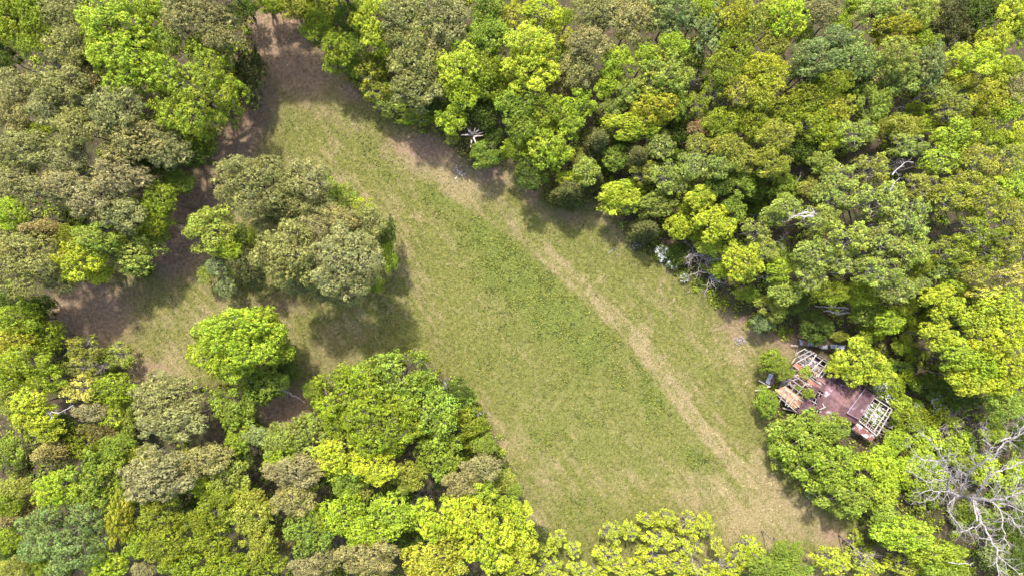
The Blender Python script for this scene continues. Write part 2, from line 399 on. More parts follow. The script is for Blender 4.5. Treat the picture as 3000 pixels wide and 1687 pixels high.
def limb_mesh(seed, C, PP, mat, name, thick=.16, base_z=-1.0, twig=True):
    rng = np.random.default_rng(seed+99); mb = MB(); rr = random.Random(seed)
    for c in C:
        a = np.array([0, 0, base_z + rr.uniform(-.3, .9)]); mid = (a+c)/2 + rng.normal(size=3)*np.linalg.norm(c)*.09 + np.array([0, 0, -.15])
        q = a*.3+mid*.7+rng.normal(size=3)*.15
        mb.tube([a, q, mid*.45+c*.55, c], [thick, thick*.75, thick*.5, thick*.22], 5, False)
        if twig:
            dd = np.linalg.norm(PP-c, axis=1); near = np.argsort(dd)[:60]
            for j in rng.choice(near, min(7, len(near)), replace=False):
                p = PP[j]; m2 = (c+p)/2 + rng.normal(size=3)*.12
                mb.tube([c*.85+mid*.15, m2, p], [thick*.25, thick*.16, thick*.06], 4, False)
    return mb.mesh(name, mat)

PROTO = {}
def add_proto(kind, size, R, seeds, mat, barkm, **kw):
    L_ = []
    for s in seeds:
        V, F, T, C, LR, PP = lobed_crown(s, R, **kw)
        cm = mesh_np('crown', V, F, mat, T)
        lm_ = limb_mesh(s, C, PP, barkm, 'limbs', thick=.035*R, base_z=-.55*R, twig=True)
        L_.append((R, cm, lm_))
    PROTO[(kind, size)] = L_

# B: billowy broadleaf, F: fine broadleaf, S: open crown, P: pine, Y: thin yellow poplar-like
add_proto('B', 2, 6.0, (11, 12, 13, 14, 15), M_LEAF, M_BARK, nlobe=26, lobe_r=.28, puff_r=.46, cover=1.05, per=26, leaf_l=.20, leaf_w=.16, nj=.32, flat=.8)
add_proto('B', 1, 3.8, (21, 22, 23, 24), M_LEAF, M_BARK, nlobe=16, lobe_r=.33, puff_r=.38, cover=1.05, per=18, leaf_l=.23, leaf_w=.18, nj=.32, flat=.8)
add_proto('F', 2, 6.0, (31, 32, 33, 34, 35, 36), M_LEAF, M_BARK, nlobe=34, lobe_r=.26, puff_r=.40, cover=1.05, per=19, leaf_l=.20, leaf_w=.145, nj=.5, flat=.78)
add_proto('F', 1, 3.6, (41, 42, 43, 44, 45), M_LEAF, M_BARK, nlobe=18, lobe_r=.32, puff_r=.34, cover=1.1, per=12, leaf_l=.22, leaf_w=.16, nj=.5, flat=.8)
add_proto('S', 2, 6.0, (51, 52, 53, 54), M_LEAF, M_PALEBARK, nlobe=40, lobe_r=.19, puff_r=.36, cover=1.1, per=9, leaf_l=.28, leaf_w=.19, nj=.6, flat=.75, open_=.08, inner=22)
add_proto('S', 1, 3.6, (61, 62, 63), M_LEAF, M_PALEBARK, nlobe=22, lobe_r=.22, puff_r=.32, cover=1.0, per=9, leaf_l=.24, leaf_w=.17, nj=.6, flat=.8, open_=.1, inner=22)
add_proto('P', 2, 6.0, (71, 72, 73, 74, 75), M_NEEDLE, M_BARK, nlobe=34, lobe_r=.25, puff_r=.34, cover=1.1, per=18, leaf_l=.23, leaf_w=.09, nj=.45, flat=.72, tv=.12, hue=.035)
add_proto('P', 1, 3.8, (81, 82, 83), M_NEEDLE, M_BARK, nlobe=20, lobe_r=.30, puff_r=.30, cover=1.1, per=15, leaf_l=.23, leaf_w=.09, nj=.45, flat=.75, tv=.12, hue=.035)
add_proto('Y', 1, 3.4, (91, 92, 93, 94), M_LEAF, M_PALEBARK, nlobe=24, lobe_r=.19, puff_r=.26, cover=1.0, per=12, leaf_l=.22, leaf_w=.18, nj=.5, flat=1.15, open_=.12, inner=16)
add_proto('U', 1, 2.0, (101, 102, 103), M_LEAF, M_BARK, nlobe=12, lobe_r=.36, puff_r=.24, cover=1.0, per=9, leaf_l=.20, leaf_w=.14, nj=.7, flat=.7)

def cedar_mesh(seed, R):
    rng = np.random.default_rng(seed); P = []; D = []
    n = 130
    for i in range(n):
        t = i/n; z = R*(1.3-2.2*t); rad = R*(.12+.88*t**.75)*rng.uniform(.75, 1.1); ph = i*2.4+rng.normal()*.2
        dirn = np.array([math.cos(ph), math.sin(ph), -.12]); side = np.array([-math.sin(ph), math.cos(ph), 0])
        m = int(26+60*t); s = rng.random(m)**.7
        p = np.array([0, 0, z]) + dirn*rad*s[:, None] + side*(rng.normal(size=m)*.16*R*(.4+s)*.55)[:, None] + np.array([0, 0, 1])*(rng.normal(size=m)*.07*R)[:, None]
        P.append(p); D.append(np.tile(dirn, (m, 1)) + rng.normal(size=(m, 3))*.35)
    P = np.concatenate(P); U = np.concatenate(D); U /= np.linalg.norm(U, axis=1)[:, None]
    nr = rng.normal(size=P.shape)*.5+np.array([0, 0, 1]); w = np.cross(nr, U); w /= np.linalg.norm(w, axis=1)[:, None]
    k = len(P); Ls = (.42*rng.uniform(.6, 1.3, k))[:, None]; Ws = (.13*rng.uniform(.6, 1.3, k))[:, None]
    V = np.stack([P-U*Ls*.5, P+w*Ws*.5, P+U*Ls*.5, P-w*Ws*.5], 1).reshape(-1, 3)
    val = np.clip(1+rng.normal(size=k)*.22, .5, 1.6); tint = np.stack([val*1.03, val, val*.95], 1)
    return mesh_np('crown', V, np.arange(k*4).reshape(-1, 4), M_NEEDLE, tint)
PROTO[('C', 1)] = []
for s in (111, 112, 113):
    mb = MB(); rr = random.Random(s)
    for i in range(26):
        t = i/26; z = 3*(1.2-2.1*t); ph = i*2.4; q = 3*(.1+.8*t)
        mb.tube([(0, 0, z), (math.cos(ph)*q*.5, math.sin(ph)*q*.5, z+.05), (math.cos(ph)*q, math.sin(ph)*q, z-.2)], [.05, .03, .012], 4, False)
    PROTO[('C', 1)].append((3.0, cedar_mesh(s, 3.0), mb.mesh('limbs', M_BARK)))

def trunk_mesh(seed):
    rr = random.Random(seed); mb = MB(); pts = []; x = y = 0
    for i in range(7):
        z = i/6; pts.append((x, y, z)); x += rr.uniform(-.012, .012)*6*.3; y += rr.uniform(-.012, .012)*6*.3
    mb.tube(pts, [.020, .014, .012, .011, .009, .007, .004], 8)
    return mb.mesh('trunk', M_BARK)
TRUNKS = [trunk_mesh(s) for s in range(4)]
TRUNKS_P = []
for t in TRUNKS:
    c_ = t.copy(); c_.materials.clear(); c_.materials.append(M_PALEBARK); TRUNKS_P.append(c_)

def lin(c): return tuple(((v/255+.055)/1.055)**2.4 if v > 10 else v/255/12.92 for v in c)
TARGET = dict(lime=(158, 177, 50), limey=(177, 188, 54), yellow=(180, 190, 54), gold=(160, 162, 48), leaf=(136, 151, 38), green=(134, 152, 52), deep=(88, 106, 32), pale=(150, 162, 68),
    olive=(148, 152, 56), moss=(131, 141, 36), pine=(136, 136, 77), pinebrown=(144, 138, 84), blue=(128, 143, 78), greyg=(132, 145, 84), cream=(195, 190, 84), dark=(84, 88, 42), brown=(126, 116, 62), rust=(150, 124, 84))
COLR = {k: tuple(v/1.9/.78 for v in lin(c)) for k, c in TARGET.items()}
KFAC = dict(B=1.0, F=1.1, P=1.02, S=1.05, Y=1.0, U=1.1, C=1.1)
CNAME = dict(lime='lime green', limey='vivid yellow-green', yellow='pale yellow', gold='golden', leaf='leaf green', green='fresh green', deep='deep green', pale='pale green',
             olive='yellowish olive', moss='mossy green', pine='grey-green', pinebrown='brownish olive', blue='bluish green', greyg='silvery green', cream='creamy yellow', dark='dark green', brown='brown-green', rust='russet')
KNAME = dict(B=('broadleaf_tree', 'billowy broadleaf tree', 'tree'), F=('small_leaved_tree', 'finely leafed tree', 'tree'), S=('open_crowned_tree', 'loose-crowned tree', 'tree'),
             P=('pine_tree', 'pine', 'pine tree'), Y=('poplar_tree', 'thin airy tree', 'tree'), C=('cedar_tree', 'spiky cedar', 'cedar tree'), U=('shrub', 'shrub', 'shrub'))

# region id -> origin and zoom factor of the pixel coordinates used below
REG = {1: (0, 0, 2.415), 2: (700, 0, 2.415), 3: (1400, 0, 2.415), 4: (2200, 0, 2.415), 5: (0, 500, 2.415), 6: (500, 400, 2.415), 7: (1600, 500, 2.415), 8: (2200, 500, 2.415),
       9: (0, 1087, 2.415), 10: (700, 1000, 2.109), 11: (1500, 1187, 2.8975), 12: (2200, 1087, 2.415), 13: (2180, 950, 3.916), 0: (0, 0, 1.0)}
TREES = {
1: """50 120 170 180 B leaf; 230 90 120 150 B leaf 12; 200 310 110 90 F leaf 11; 420 100 140 140 P pine; 500 320 160 170 P pine 15; 780 150 220 170 B lime 16; 920 470 260 210 B lime 17
1060 90 120 120 B lime; 1170 280 110 130 F green 11; 1400 120 280 180 P pinebrown; 1480 330 180 90 F leaf 7; 1770 540 120 210 F dark 6; 1420 690 350 340 B leaf 17; 1540 260 120 100 P pinebrown 13
430 620 210 170 P pine 17; 110 620 140 130 P pine; 80 820 140 130 P pinebrown; 820 790 220 190 P pine 18; 530 910 170 160 P pine 17; 950 1000 260 180 P pinebrown 15; 1190 1060 170 150 P pine 12
1390 1080 140 110 F deep 8; 200 1060 230 160 P pine; 1270 1290 110 90 F green 7; 1100 1180 150 110 F deep 8; 850 1250 210 150 P pinebrown 14; 480 1150 160 120 P pine 14; 430 1330 230 140 P pinebrown; 130 1290 180 150 P pine
30 420 110 110 F deep 9; 330 760 140 130 P pine 14; 260 940 110 90 F leaf 9; 640 560 110 120 F pinebrown 10; 1000 300 110 140 F deep 9; 640 430 90 90 F deep 9""",
2: """40 60 100 90 F deep 11; 240 30 120 70 F leaf 9; 400 50 120 90 F olive 9; 590 70 180 110 F moss 12; 560 200 120 120 F leaf 9; 700 330 140 130 F leaf 10; 690 440 100 100 F green 7; 780 130 110 120 F deep 10
930 110 140 140 B limey 15; 950 260 90 90 B limey 13; 1010 330 70 70 B lime 9; 830 310 90 75 B green 9; 820 470 75 85 F green 6; 930 490 130 120 S gold 7; 980 640 140 90 S olive 6; 1070 740 130 90 S pale 5; 1250 830 170 70 S leaf 5
1180 130 190 160 P pine 16; 1460 120 200 170 P pine 16; 1450 290 150 130 P pine 13; 1230 430 200 180 P pine 16; 1260 640 190 150 P pine 12; 1770 60 110 110 B green 13; 1750 260 150 160 F green 13; 1560 460 160 150 B limey 14
1590 650 150 130 F lime 11; 1500 850 110 100 B lime 8; 1500 985 60 50 S olive 5; 1740 1100 115 90 F green 6; 1640 1040 120 90 F dark 5; 1740 790 110 110 F deep 7; 1760 620 110 120 F leaf 9; 1400 760 100 70 F deep 6; 1800 960 70 80 F deep 5
980 480 120 110 F moss 6; 1100 250 110 90 P pine 12""",
3: """60 50 110 110 B green 14; 80 240 130 150 F green 13; 60 480 110 120 F leaf 12; 250 110 100 110 S gold 11; 450 80 170 110 S limey 12; 510 210 90 80 S limey 10; 620 120 60 70 F leaf 8
350 330 185 150 B limey 17; 370 500 210 170 B limey 15; 640 270 75 80 S gold 8; 600 380 80 90 S leaf 7; 800 80 150 130 P pine 15; 1080 130 200 170 P pinebrown 16; 930 110 120 110 P pine 14; 780 320 160 130 P pinebrown 16; 720 490 150 160 P pine 14
1000 440 120 110 B lime 14; 940 560 90 80 B lime 12; 880 640 65 60 B lime 10; 1060 650 95 90 B pale 13; 960 760 95 60 B pale 9; 1190 400 95 80 B lime 12; 1385 320 105 80 B lime 14; 1330 530 205 170 B pale 15
1380 70 190 150 B blue 15; 1620 210 130 180 B blue 14; 1600 60 100 90 B lime 12; 1810 90 150 130 F gold 15; 1830 300 160 140 F moss 16; 1760 480 150 130 F moss 15; 1500 420 110 110 F deep 9; 1860 640 130 120 S gold 15
280 740 160 120 F green 13; 320 900 150 110 F green 11; 520 790 130 120 B leaf 13; 720 740 125 95 B lime 13; 670 870 95 80 B lime 12; 530 1030 170 150 B lime 12; 270 1050 115 80 F leaf 8; 380 1230 115 130 F deep 8
1240 780 165 120 B gold 14; 1080 900 200 90 B limey 12; 1400 730 90 120 F green 10; 850 1000 135 130 C dark 9; 700 1110 75 80 S olive 7; 1120 1110 115 130 C dark 9; 970 1110 95 85 B green 8; 760 1220 110 100 B pale 8
650 1340 170 120 C dark 7; 1290 1030 115 110 S pale 10; 1180 1220 120 90 S olive 8; 1000 1380 150 100 F limey 8; 1330 1250 130 120 S pale 10; 1520 1170 120 110 S pale 12; 1560 1020 100 90 S olive 12; 1580 910 120 80 S rust 11
1560 740 85 100 S moss 12; 1720 880 140 110 F moss 14; 1770 1030 120 90 F olive 14; 1700 1170 100 110 B pale 13; 1860 1120 110 100 F olive 14; 1700 1290 110 100 F deep 9; 1590 1390 100 80 B lime 9; 1850 1300 110 110 F green 9
560 640 100 90 F pinebrown 8; 1020 1000 120 80 F deep 7; 1420 920 110 110 F deep 7; 1680 640 100 100 S moss 12; 860 1140 100 80 F deep 6; 1360 1130 100 90 F deep 7; 1890 830 100 110 F moss 13; 190 560 80 110 F deep 7; 830 1270 90 80 C dark 6; 1190 650 80 80 F deep 7""",
4: """60 130 130 140 F olive 15; 230 120 150 150 B lime 16; 170 300 110 90 F olive 14; 370 250 85 75 F green 11; 500 80 150 110 P pinebrown 15; 640 150 90 90 B lime 11; 720 20 80 60 B lime 13; 900 90 160 100 B pale 15
1190 80 125 110 B pale 15; 1000 210 210 115 B gold 16; 1410 150 165 160 F dark 15; 1620 80 150 130 F deep 15; 1830 90 150 140 B limey 16; 1710 280 130 110 B limey 14; 1880 230 110 100 B lime 13; 1540 270 75 75 S olive 11
620 280 150 90 F blue 15; 480 420 220 120 F blue 17; 730 430 180 130 F blue 16; 400 540 120 90 B blue 13; 1010 400 155 130 B pale 17; 1080 560 145 100 B pale 14; 1270 440 105 150 B greyg 15; 1240 300 110 80 F leaf 14
1550 430 195 120 B limey 16; 1470 560 120 80 F gold 14; 1830 490 110 90 B lime 14; 1870 630 110 110 P pinebrown 15; 100 490 160 120 F gold 15; 90 660 140 120 F gold 15; 580 580 130 100 F moss 15; 420 690 150 110 F moss 14
600 760 130 120 F gold 14; 260 790 120 110 F moss 13; 410 870 150 120 F leaf 14; 850 720 155 145 F green 14; 1160 770 95 55 B lime 6; 1340 660 120 90 S pale 14; 1410 770 170 110 S olive 14; 1690 690 170 140 F gold 15; 1810 760 110 110 F lime 13
1230 880 90 70 B lime 10; 1440 960 150 110 B lime 14; 1780 1000 95 75 B lime 11; 1890 960 70 100 B limey 13; 180 970 150 120 F olive 15; 150 1150 150 100 F olive 14; 740 950 160 110 S pale 15; 570 960 110 100 F leaf 12; 1070 900 130 100 F olive 14
1100 1030 150 100 S pale 15; 500 1150 100 75 B pale 13; 250 1340 115 105 F deep 9; 620 1260 160 120 S pale 15; 860 1190 150 120 S olive 15; 1330 1130 150 120 S lime 15; 1600 1130 160 130 S olive 15; 1830 1150 140 130 S olive 15; 1500 1320 160 130 S olive 15
1780 1350 160 130 S lime 15; 1200 1330 150 120 S olive 15; 1600 920 110 100 F moss 12; 380 1060 120 100 F deep 11; 1000 1390 140 110 S pale 15; 720 600 110 110 F deep 11; 900 880 110 90 F olive 11; 40 890 110 110 F moss 12; 1740 560 90 70 F moss 12; 1200 200 90 90 F deep 9; 40 1330 110 110 F deep 8; 420 1330 100 80 S olive 12""",
5: """70 310 115 110 B lime 12; 640 200 200 160 P pinebrown 16; 270 420 130 100 C brown 12; 1140 210 130 125 F leaf 11; 1110 340 120 110 F leaf 9; 1080 450 110 90 F leaf 7; 880 320 160 130 P pine 13; 690 470 165 115 B pale 13; 920 570 230 150 F pale 9
560 640 170 140 B limey 13; 700 730 110 80 F limey 7; 130 660 290 230 P pine 18; 430 780 130 110 P pine 10; 70 930 140 80 F deep 6; 300 960 110 90 F deep 5; 130 1060 200 130 F leaf 9.5; 110 1230 190 150 F gold 10; 330 1180 150 130 F leaf 7
200 1370 220 120 F leaf 13; 590 1260 160 100 S olive 6; 830 1310 140 100 S pale 4; 560 1400 150 90 S olive 7; 1000 700 100 60 F deep 5; 40 480 120 90 P pinebrown 12; 470 100 150 110 P pinebrown 14; 480 480 110 110 F moss 9""",
0: """635 1010 80 75 B lime 12; 700 960 100 62 B lime 14; 760 965 75 60 B lime 13; 690 1060 78 60 B lime 11; 815 1025 48 40 B lime 8; 720 1010 90 60 B lime 15; 770 1115 75 55 F green 7; 830 1075 45 50 F deep 5; 745 -150 85 60 F leaf 24; 840 -155 90 60 P pine 24; 930 -145 80 60 F leaf 23; 650 -140 80 60 P pine 22; 710 -62 80 45 F leaf 15; 800 -66 80 45 F green 16; 885 -62 75 45 F leaf 15; 955 -60 60 45 F olive 15; 640 -55 70 50 P pine 15""",
6: """600 350 300 220 P pine 18; 980 320 170 160 P pinebrown 15; 870 470 160 130 P pine 14; 1110 370 95 100 F green 8; 1230 430 90 90 B pale 7; 1370 500 90 60 F limey 7; 290 660 210 155 F pale 9; 420 800 100 80 F lime 7
330 910 100 85 S greyg 6; 255 980 70 65 F pale 4; 390 1070 90 80 S greyg 5; 580 920 130 150 F dark 8; 640 700 90 115 F moss 8; 820 830 230 260 P pine 18; 1240 890 270 240 P pine 17; 1190 600 170 110 P pinebrown 14; 1400 610 140 130 P pine 12
1540 680 60 110 F deep 6; 1550 840 60 110 B lime 6; 1440 1040 70 60 B lime 5; 1200 1130 180 90 P pine 10; 480 700 90 90 F deep 6; 1010 980 120 110 P pine 12; 460 900 80 80 F green 5; 800 560 150 90 F dark 9; 1010 650 130 110 P pinebrown 14; 700 640 130 100 P pine 12; 1000 470 150 110 P pine 13; 900 1060 130 70 P pine 9; 1330 780 130 120 P pine 15""",
7: """200 50 130 60 B limey 7; 140 170 190 105 C dark 7; 510 210 165 130 S limey 7; 770 240 160 95 B pale 7; 1090 190 105 80 B limey 9; 930 400 90 95 B limey 7; 700 410 140 110 C dark 6; 1180 380 150 120 B limey 10; 1180 540 110 70 F lime 6
1390 640 145 150 B limey 10; 1330 270 95 90 F green 8; 1500 420 130 110 S pale 11; 1620 310 120 95 S pale 12; 1640 700 110 85 B lime 10; 1550 560 110 90 S pale 11; 1260 130 110 80 F deep 7; 1430 110 100 90 F deep 8; 1680 130 105 90 B green 10
950 590 100 80 F deep 3; 1430 870 90 60 F green 4; 1600 960 130 95 F olive 6; 1520 1080 85 60 F greyg 4; 1060 60 90 80 F olive 8; 900 100 110 90 S pale 8; 640 110 110 60 F leaf 6; 1010 270 80 70 F leaf 6; 1450 220 110 90 F deep 6; 1230 700 80 60 F lime 4; 1700 860 130 100 F pale 9; 1060 450 90 60 F leaf 5""",
8: """590 170 200 130 S pale 16; 480 350 170 120 S pale 16; 900 210 190 150 S pale 17; 1110 340 170 150 S pale 17; 700 470 170 125 S pale 17; 950 480 180 140 S pale 17; 450 570 160 130 S pale 16; 660 640 140 110 S pale 15; 1140 560 150 140 S pale 16
890 710 180 130 S pale 16; 420 730 140 120 S pale 14; 1020 830 160 120 S pale 14; 560 850 130 90 F leaf 10; 760 870 130 100 F leaf 9; 1400 180 180 130 S olive 17; 1640 190 180 140 S olive 17; 1860 90 130 120 S lime 16; 1850 320 150 130 S olive 17
1600 430 180 130 S moss 16; 1430 570 170 130 S moss 15; 1700 580 170 130 S moss 15; 1330 690 140 90 S pale 13; 1570 720 130 90 S olive 13; 1200 790 80 60 S pale 12; 1830 740 150 90 Y cream 15; 1650 880 150 80 Y cream 14; 1340 930 150 110 B limey 13
1420 820 90 60 B lime 11; 960 1070 120 90 B lime 9; 820 1000 130 90 F green 7; 1780 960 170 120 B limey 14; 1600 1060 130 100 B limey 13; 1810 1150 150 130 B limey 14; 1320 1160 130 100 B limey 12; 1450 1290 150 120 B lime 12; 1690 1220 140 110 B limey 13
1620 1370 160 110 B lime 12; 1860 1370 120 120 B limey 13; 450 1090 120 110 F deep 5; 200 600 80 110 F green 7; 1090 950 90 80 F leaf 7; 300 930 120 90 F deep 6; 1560 900 110 90 F moss 8; 1200 650 110 90 F moss 12; 1850 480 130 110 S olive 16
1470 1060 110 80 F deep 6; 1150 1080 90 70 U moss 3; 1090 1220 70 60 U olive 2.5; 1050 1390 100 60 U green 2.5; 1170 1300 80 70 U moss 2; 860 1130 80 70 U leaf 3; 250 250 120 90 S pale 14; 1060 1050 70 80 U leaf 4; 1250 960 70 90 U deep 3""",
9: """60 60 130 110 F leaf 13; 60 210 110 90 F olive 13; 330 60 150 100 F leaf 12; 190 240 140 110 B limey 13; 280 330 170 100 B limey 13; 350 420 110 80 B limey 12; 70 580 115 120 B green 13; 560 130 130 100 S cream 10; 790 130 180 120 F leaf 9; 640 290 120 80 P pinebrown 9
790 330 90 90 S limey 8; 1180 190 260 180 P pine 14; 1230 370 240 140 P pine 15; 1660 250 160 160 F green 8; 1680 480 95 95 B lime 8; 1820 460 105 75 P greyg 8; 1850 130 110 120 F deep 6; 900 340 80 140 F pale 7; 400 560 170 130 C brown 11; 600 500 170 120 F moss 9
830 520 130 80 F green 10; 700 760 200 190 B green 15; 420 820 165 130 B lime 14; 1120 740 270 200 P pinebrown 17; 1460 620 190 120 P pinebrown 14; 1640 750 150 130 B pale 11; 1440 830 90 75 F lime 10; 1740 910 130 110 F olive 11; 90 820 120 90 F olive 13
60 950 100 90 F leaf 13; 150 1010 160 120 C brown 13; 470 1150 310 250 B blue 18; 850 1060 95 190 B gold 15; 760 1380 150 90 B lime 14; 970 1220 100 90 B lime 12; 50 1190 110 90 F leaf 12; 80 1290 120 70 F deep 10; 90 1390 120 80 F olive 14
280 1360 110 90 F leaf 12; 1140 1030 180 140 F moss 15; 1180 1230 190 140 F moss 16; 1400 1060 110 90 F moss 14; 1500 1010 140 110 F moss 14; 1500 1200 160 120 F moss 14; 1560 900 100 70 F moss 12; 1330 1380 190 90 B leaf 15; 1620 1380 170 90 B leaf 14
1790 1020 170 130 F olive 14; 1830 1200 120 130 F olive 14; 1010 1400 90 60 P pinebrown 13; 170 640 110 110 F dark 7; 1350 900 110 80 F deep 8; 780 600 110 80 F green 10; 420 390 120 90 F deep 8; 700 420 120 90 F brown 8; 1700 620 90 80 F deep 7; 1020 600 110 90 F olive 9""",
10: """700 320 220 200 F leaf 12; 1000 250 250 180 F green 11; 880 500 270 200 F leaf 15; 1170 430 190 190 F green 12; 860 780 150 100 B limey 13; 610 710 160 120 B limey 11; 1240 690 165 140 F green 10; 1330 310 120 90 F deep 6; 1430 500 110 90 F moss 6
1520 640 80 65 F green 7; 1370 880 120 100 P pinebrown 12; 1500 780 130 90 P pinebrown 11; 1050 830 120 95 F olive 11; 460 300 60 70 F green 4; 570 250 80 60 S pale 4; 240 610 110 100 F pale 8; 430 570 145 115 B pale 8; 250 720 95 75 B lime 8; 350 800 190 110 P pinebrown 14
340 980 140 110 P pinebrown 14; 660 870 100 110 F green 10; 640 1070 170 130 F lime 13; 930 1060 170 140 F lime 13; 800 1180 160 90 F lime 13; 430 1190 145 120 B green 13; 520 1350 130 90 S pinebrown 12; 800 1330 210 120 P pinebrown 15; 420 1390 120 70 P pinebrown 14
160 1370 130 90 B leaf 14; 270 1230 90 90 F brown 8; 1240 1080 145 145 B limey 15; 1440 1070 140 125 B limey 15; 1540 1240 165 170 B limey 16; 1500 930 100 70 B lime 11; 1640 860 75 75 F olive 7; 1650 1010 80 65 B lime 10; 1230 1340 200 140 F gold 15; 980 920 110 80 F deep 7
1070 1230 80 90 F deep 6; 620 500 120 110 F leaf 9; 1390 400 90 90 F green 5; 740 930 90 80 F olive 8; 560 820 110 70 F deep 7; 1460 590 90 70 U moss 4""",
11: """20 720 65 75 F green 8; 60 940 130 130 B limey 13; 60 1160 140 150 B limey 13; 50 1360 150 110 B limey 14; 290 1190 110 110 Y yellow 12; 330 1370 120 100 Y yellow 13; 400 1120 70 80 Y yellow 11; 520 1220 80 80 Y yellow 11; 560 1380 100 70 Y yellow 12; 230 1090 80 90 F dark 5
850 1080 110 110 Y yellow 12; 1000 1060 90 80 Y yellow 10; 1170 960 130 70 Y yellow 13; 1310 960 80 90 Y yellow 12; 1500 1010 110 120 Y yellow 13; 1630 1000 80 110 Y yellow 13; 1230 1130 150 100 Y yellow 14; 1480 1180 140 120 Y yellow 14; 820 1280 140 110 Y limey 13
1200 1300 200 120 Y yellow 14; 1430 1350 140 100 Y yellow 14; 950 1370 160 90 Y limey 13; 700 1410 120 60 Y limey 12; 1740 1190 60 90 Y yellow 11; 2000 1170 90 80 Y yellow 11; 1800 1370 180 90 Y yellow 14; 1930 1270 100 90 Y yellow 12; 2130 1360 160 90 B green 11; 2280 1220 70 60 B green 7; 1650 1420 100 60 Y yellow 12
1080 1420 110 60 Y yellow 13; 330 1440 150 60 Y yellow 14""",
12: """370 470 250 190 F green 6.5; 580 400 140 100 F green 7; 480 640 260 190 F green 7.5; 630 850 250 160 F green 8; 870 700 180 150 F lime 7; 880 860 170 130 F lime 7; 1040 490 100 80 F lime 4; 1100 330 140 110 F leaf 4; 220 560 110 130 F green 4.5; 940 570 90 70 F lime 4
960 1060 130 100 F green 8; 1080 1150 230 120 F lime 10; 1320 1290 210 110 F lime 9; 740 1180 65 60 Y yellow 6; 560 1330 150 100 Y yellow 11; 780 1340 140 110 Y yellow 11; 1090 1370 170 90 Y yellow 12; 1360 1410 160 60 F green 9; 260 1270 110 80 B green 6
200 1390 220 70 B green 9; 20 1290 90 90 Y limey 9; 100 210 75 100 F green 4; 1550 60 150 100 B limey 11; 1790 230 150 120 F green 9; 1710 430 90 70 B lime 6; 1900 440 60 130 F deep 6; 1250 100 140 80 F deep 4; 1350 330 110 70 U leaf 2.5; 1480 180 130 90 F deep 5
1250 480 120 100 U lime 2.5; 1200 640 110 100 F lime 3.5; 1300 780 130 110 U lime 2.5; 1480 500 120 90 U lime 2.5; 1220 880 110 90 U leaf 3; 1650 700 130 110 U lime 3; 1800 850 120 100 U green 3; 1870 1100 120 130 F deep 7; 1760 1290 130 110 F greyg 6; 1560 650 110 80 U leaf 3
1880 700 90 90 U lime 3; 1500 1010 120 90 U green 2.5; 1700 1050 100 80 U green 3; 1880 1330 80 110 F deep 7; 1060 720 110 110 U lime 3; 1400 620 110 80 U green 2.5; 1750 80 140 90 B limey 11; 1100 60 90 60 U leaf 3; 1040 220 80 70 U lime 2.5""",
13: """1300 400 300 260 B limey 8; 1560 560 170 130 B limey 7; 1060 520 130 100 B limey 6; 300 410 170 130 B green 5; 450 540 120 90 B green 4.5; 290 900 110 150 B green 4.5; 700 540 70 80 U green 4.3; 740 790 80 60 U green 4.1; 820 150 110 90 F deep 4; 1100 140 120 60 F olive 4; 1720 700 110 120 U leaf 3; 620 720 40 30 U green 3.4; 1800 250 110 110 U leaf 3""",
}
ANCH = [(2440, 1140, 'the ruined house'), (2850, 1430, 'the big bare tree'), (700, 1000, 'the lime tree in the clearing'), (900, 640, 'the pine island'), (1385, 400, 'the broken snag'),
        (855, 1160, 'the fallen log'), (800, 50, 'the upper meadow end'), (1950, 745, 'the white-flowering bushes'), (150, 900, 'the left meadow tip'), (195, 1555, 'the round bluish tree'),
        (1900, 1687, 'the bottom edge'), (1850, 0, 'the top edge'), (2999, 600, 'the right edge'), (0, 500, 'the left edge'), (2999, 0, 'the top right corner'), (0, 0, 'the top left corner'), (0, 1687, 'the bottom left corner'), (2400, 540, 'the forked dead branches'), (520, 1480, 'the wide brownish pine')]

entries = []
for reg, txt in TREES.items():
    oxx, oyy, k = REG[reg]
    hk = {6: 1.0, 2: .42, 3: .5, 7: .45, 11: .3}.get(reg, .62)
    for line in txt.replace('\n', ';').split(';'):
        p = line.split()
        if not p: continue
        x, y, rx, ry = (float(v) for v in p[:4])
        entries.append(dict(x=oxx+x/k, y=oyy+y/k, rx=rx/k, ry=ry/k, kind=p[4], col=p[5], h=float(p[6]) if len(p) > 6 else None, hk=hk, reg=reg))

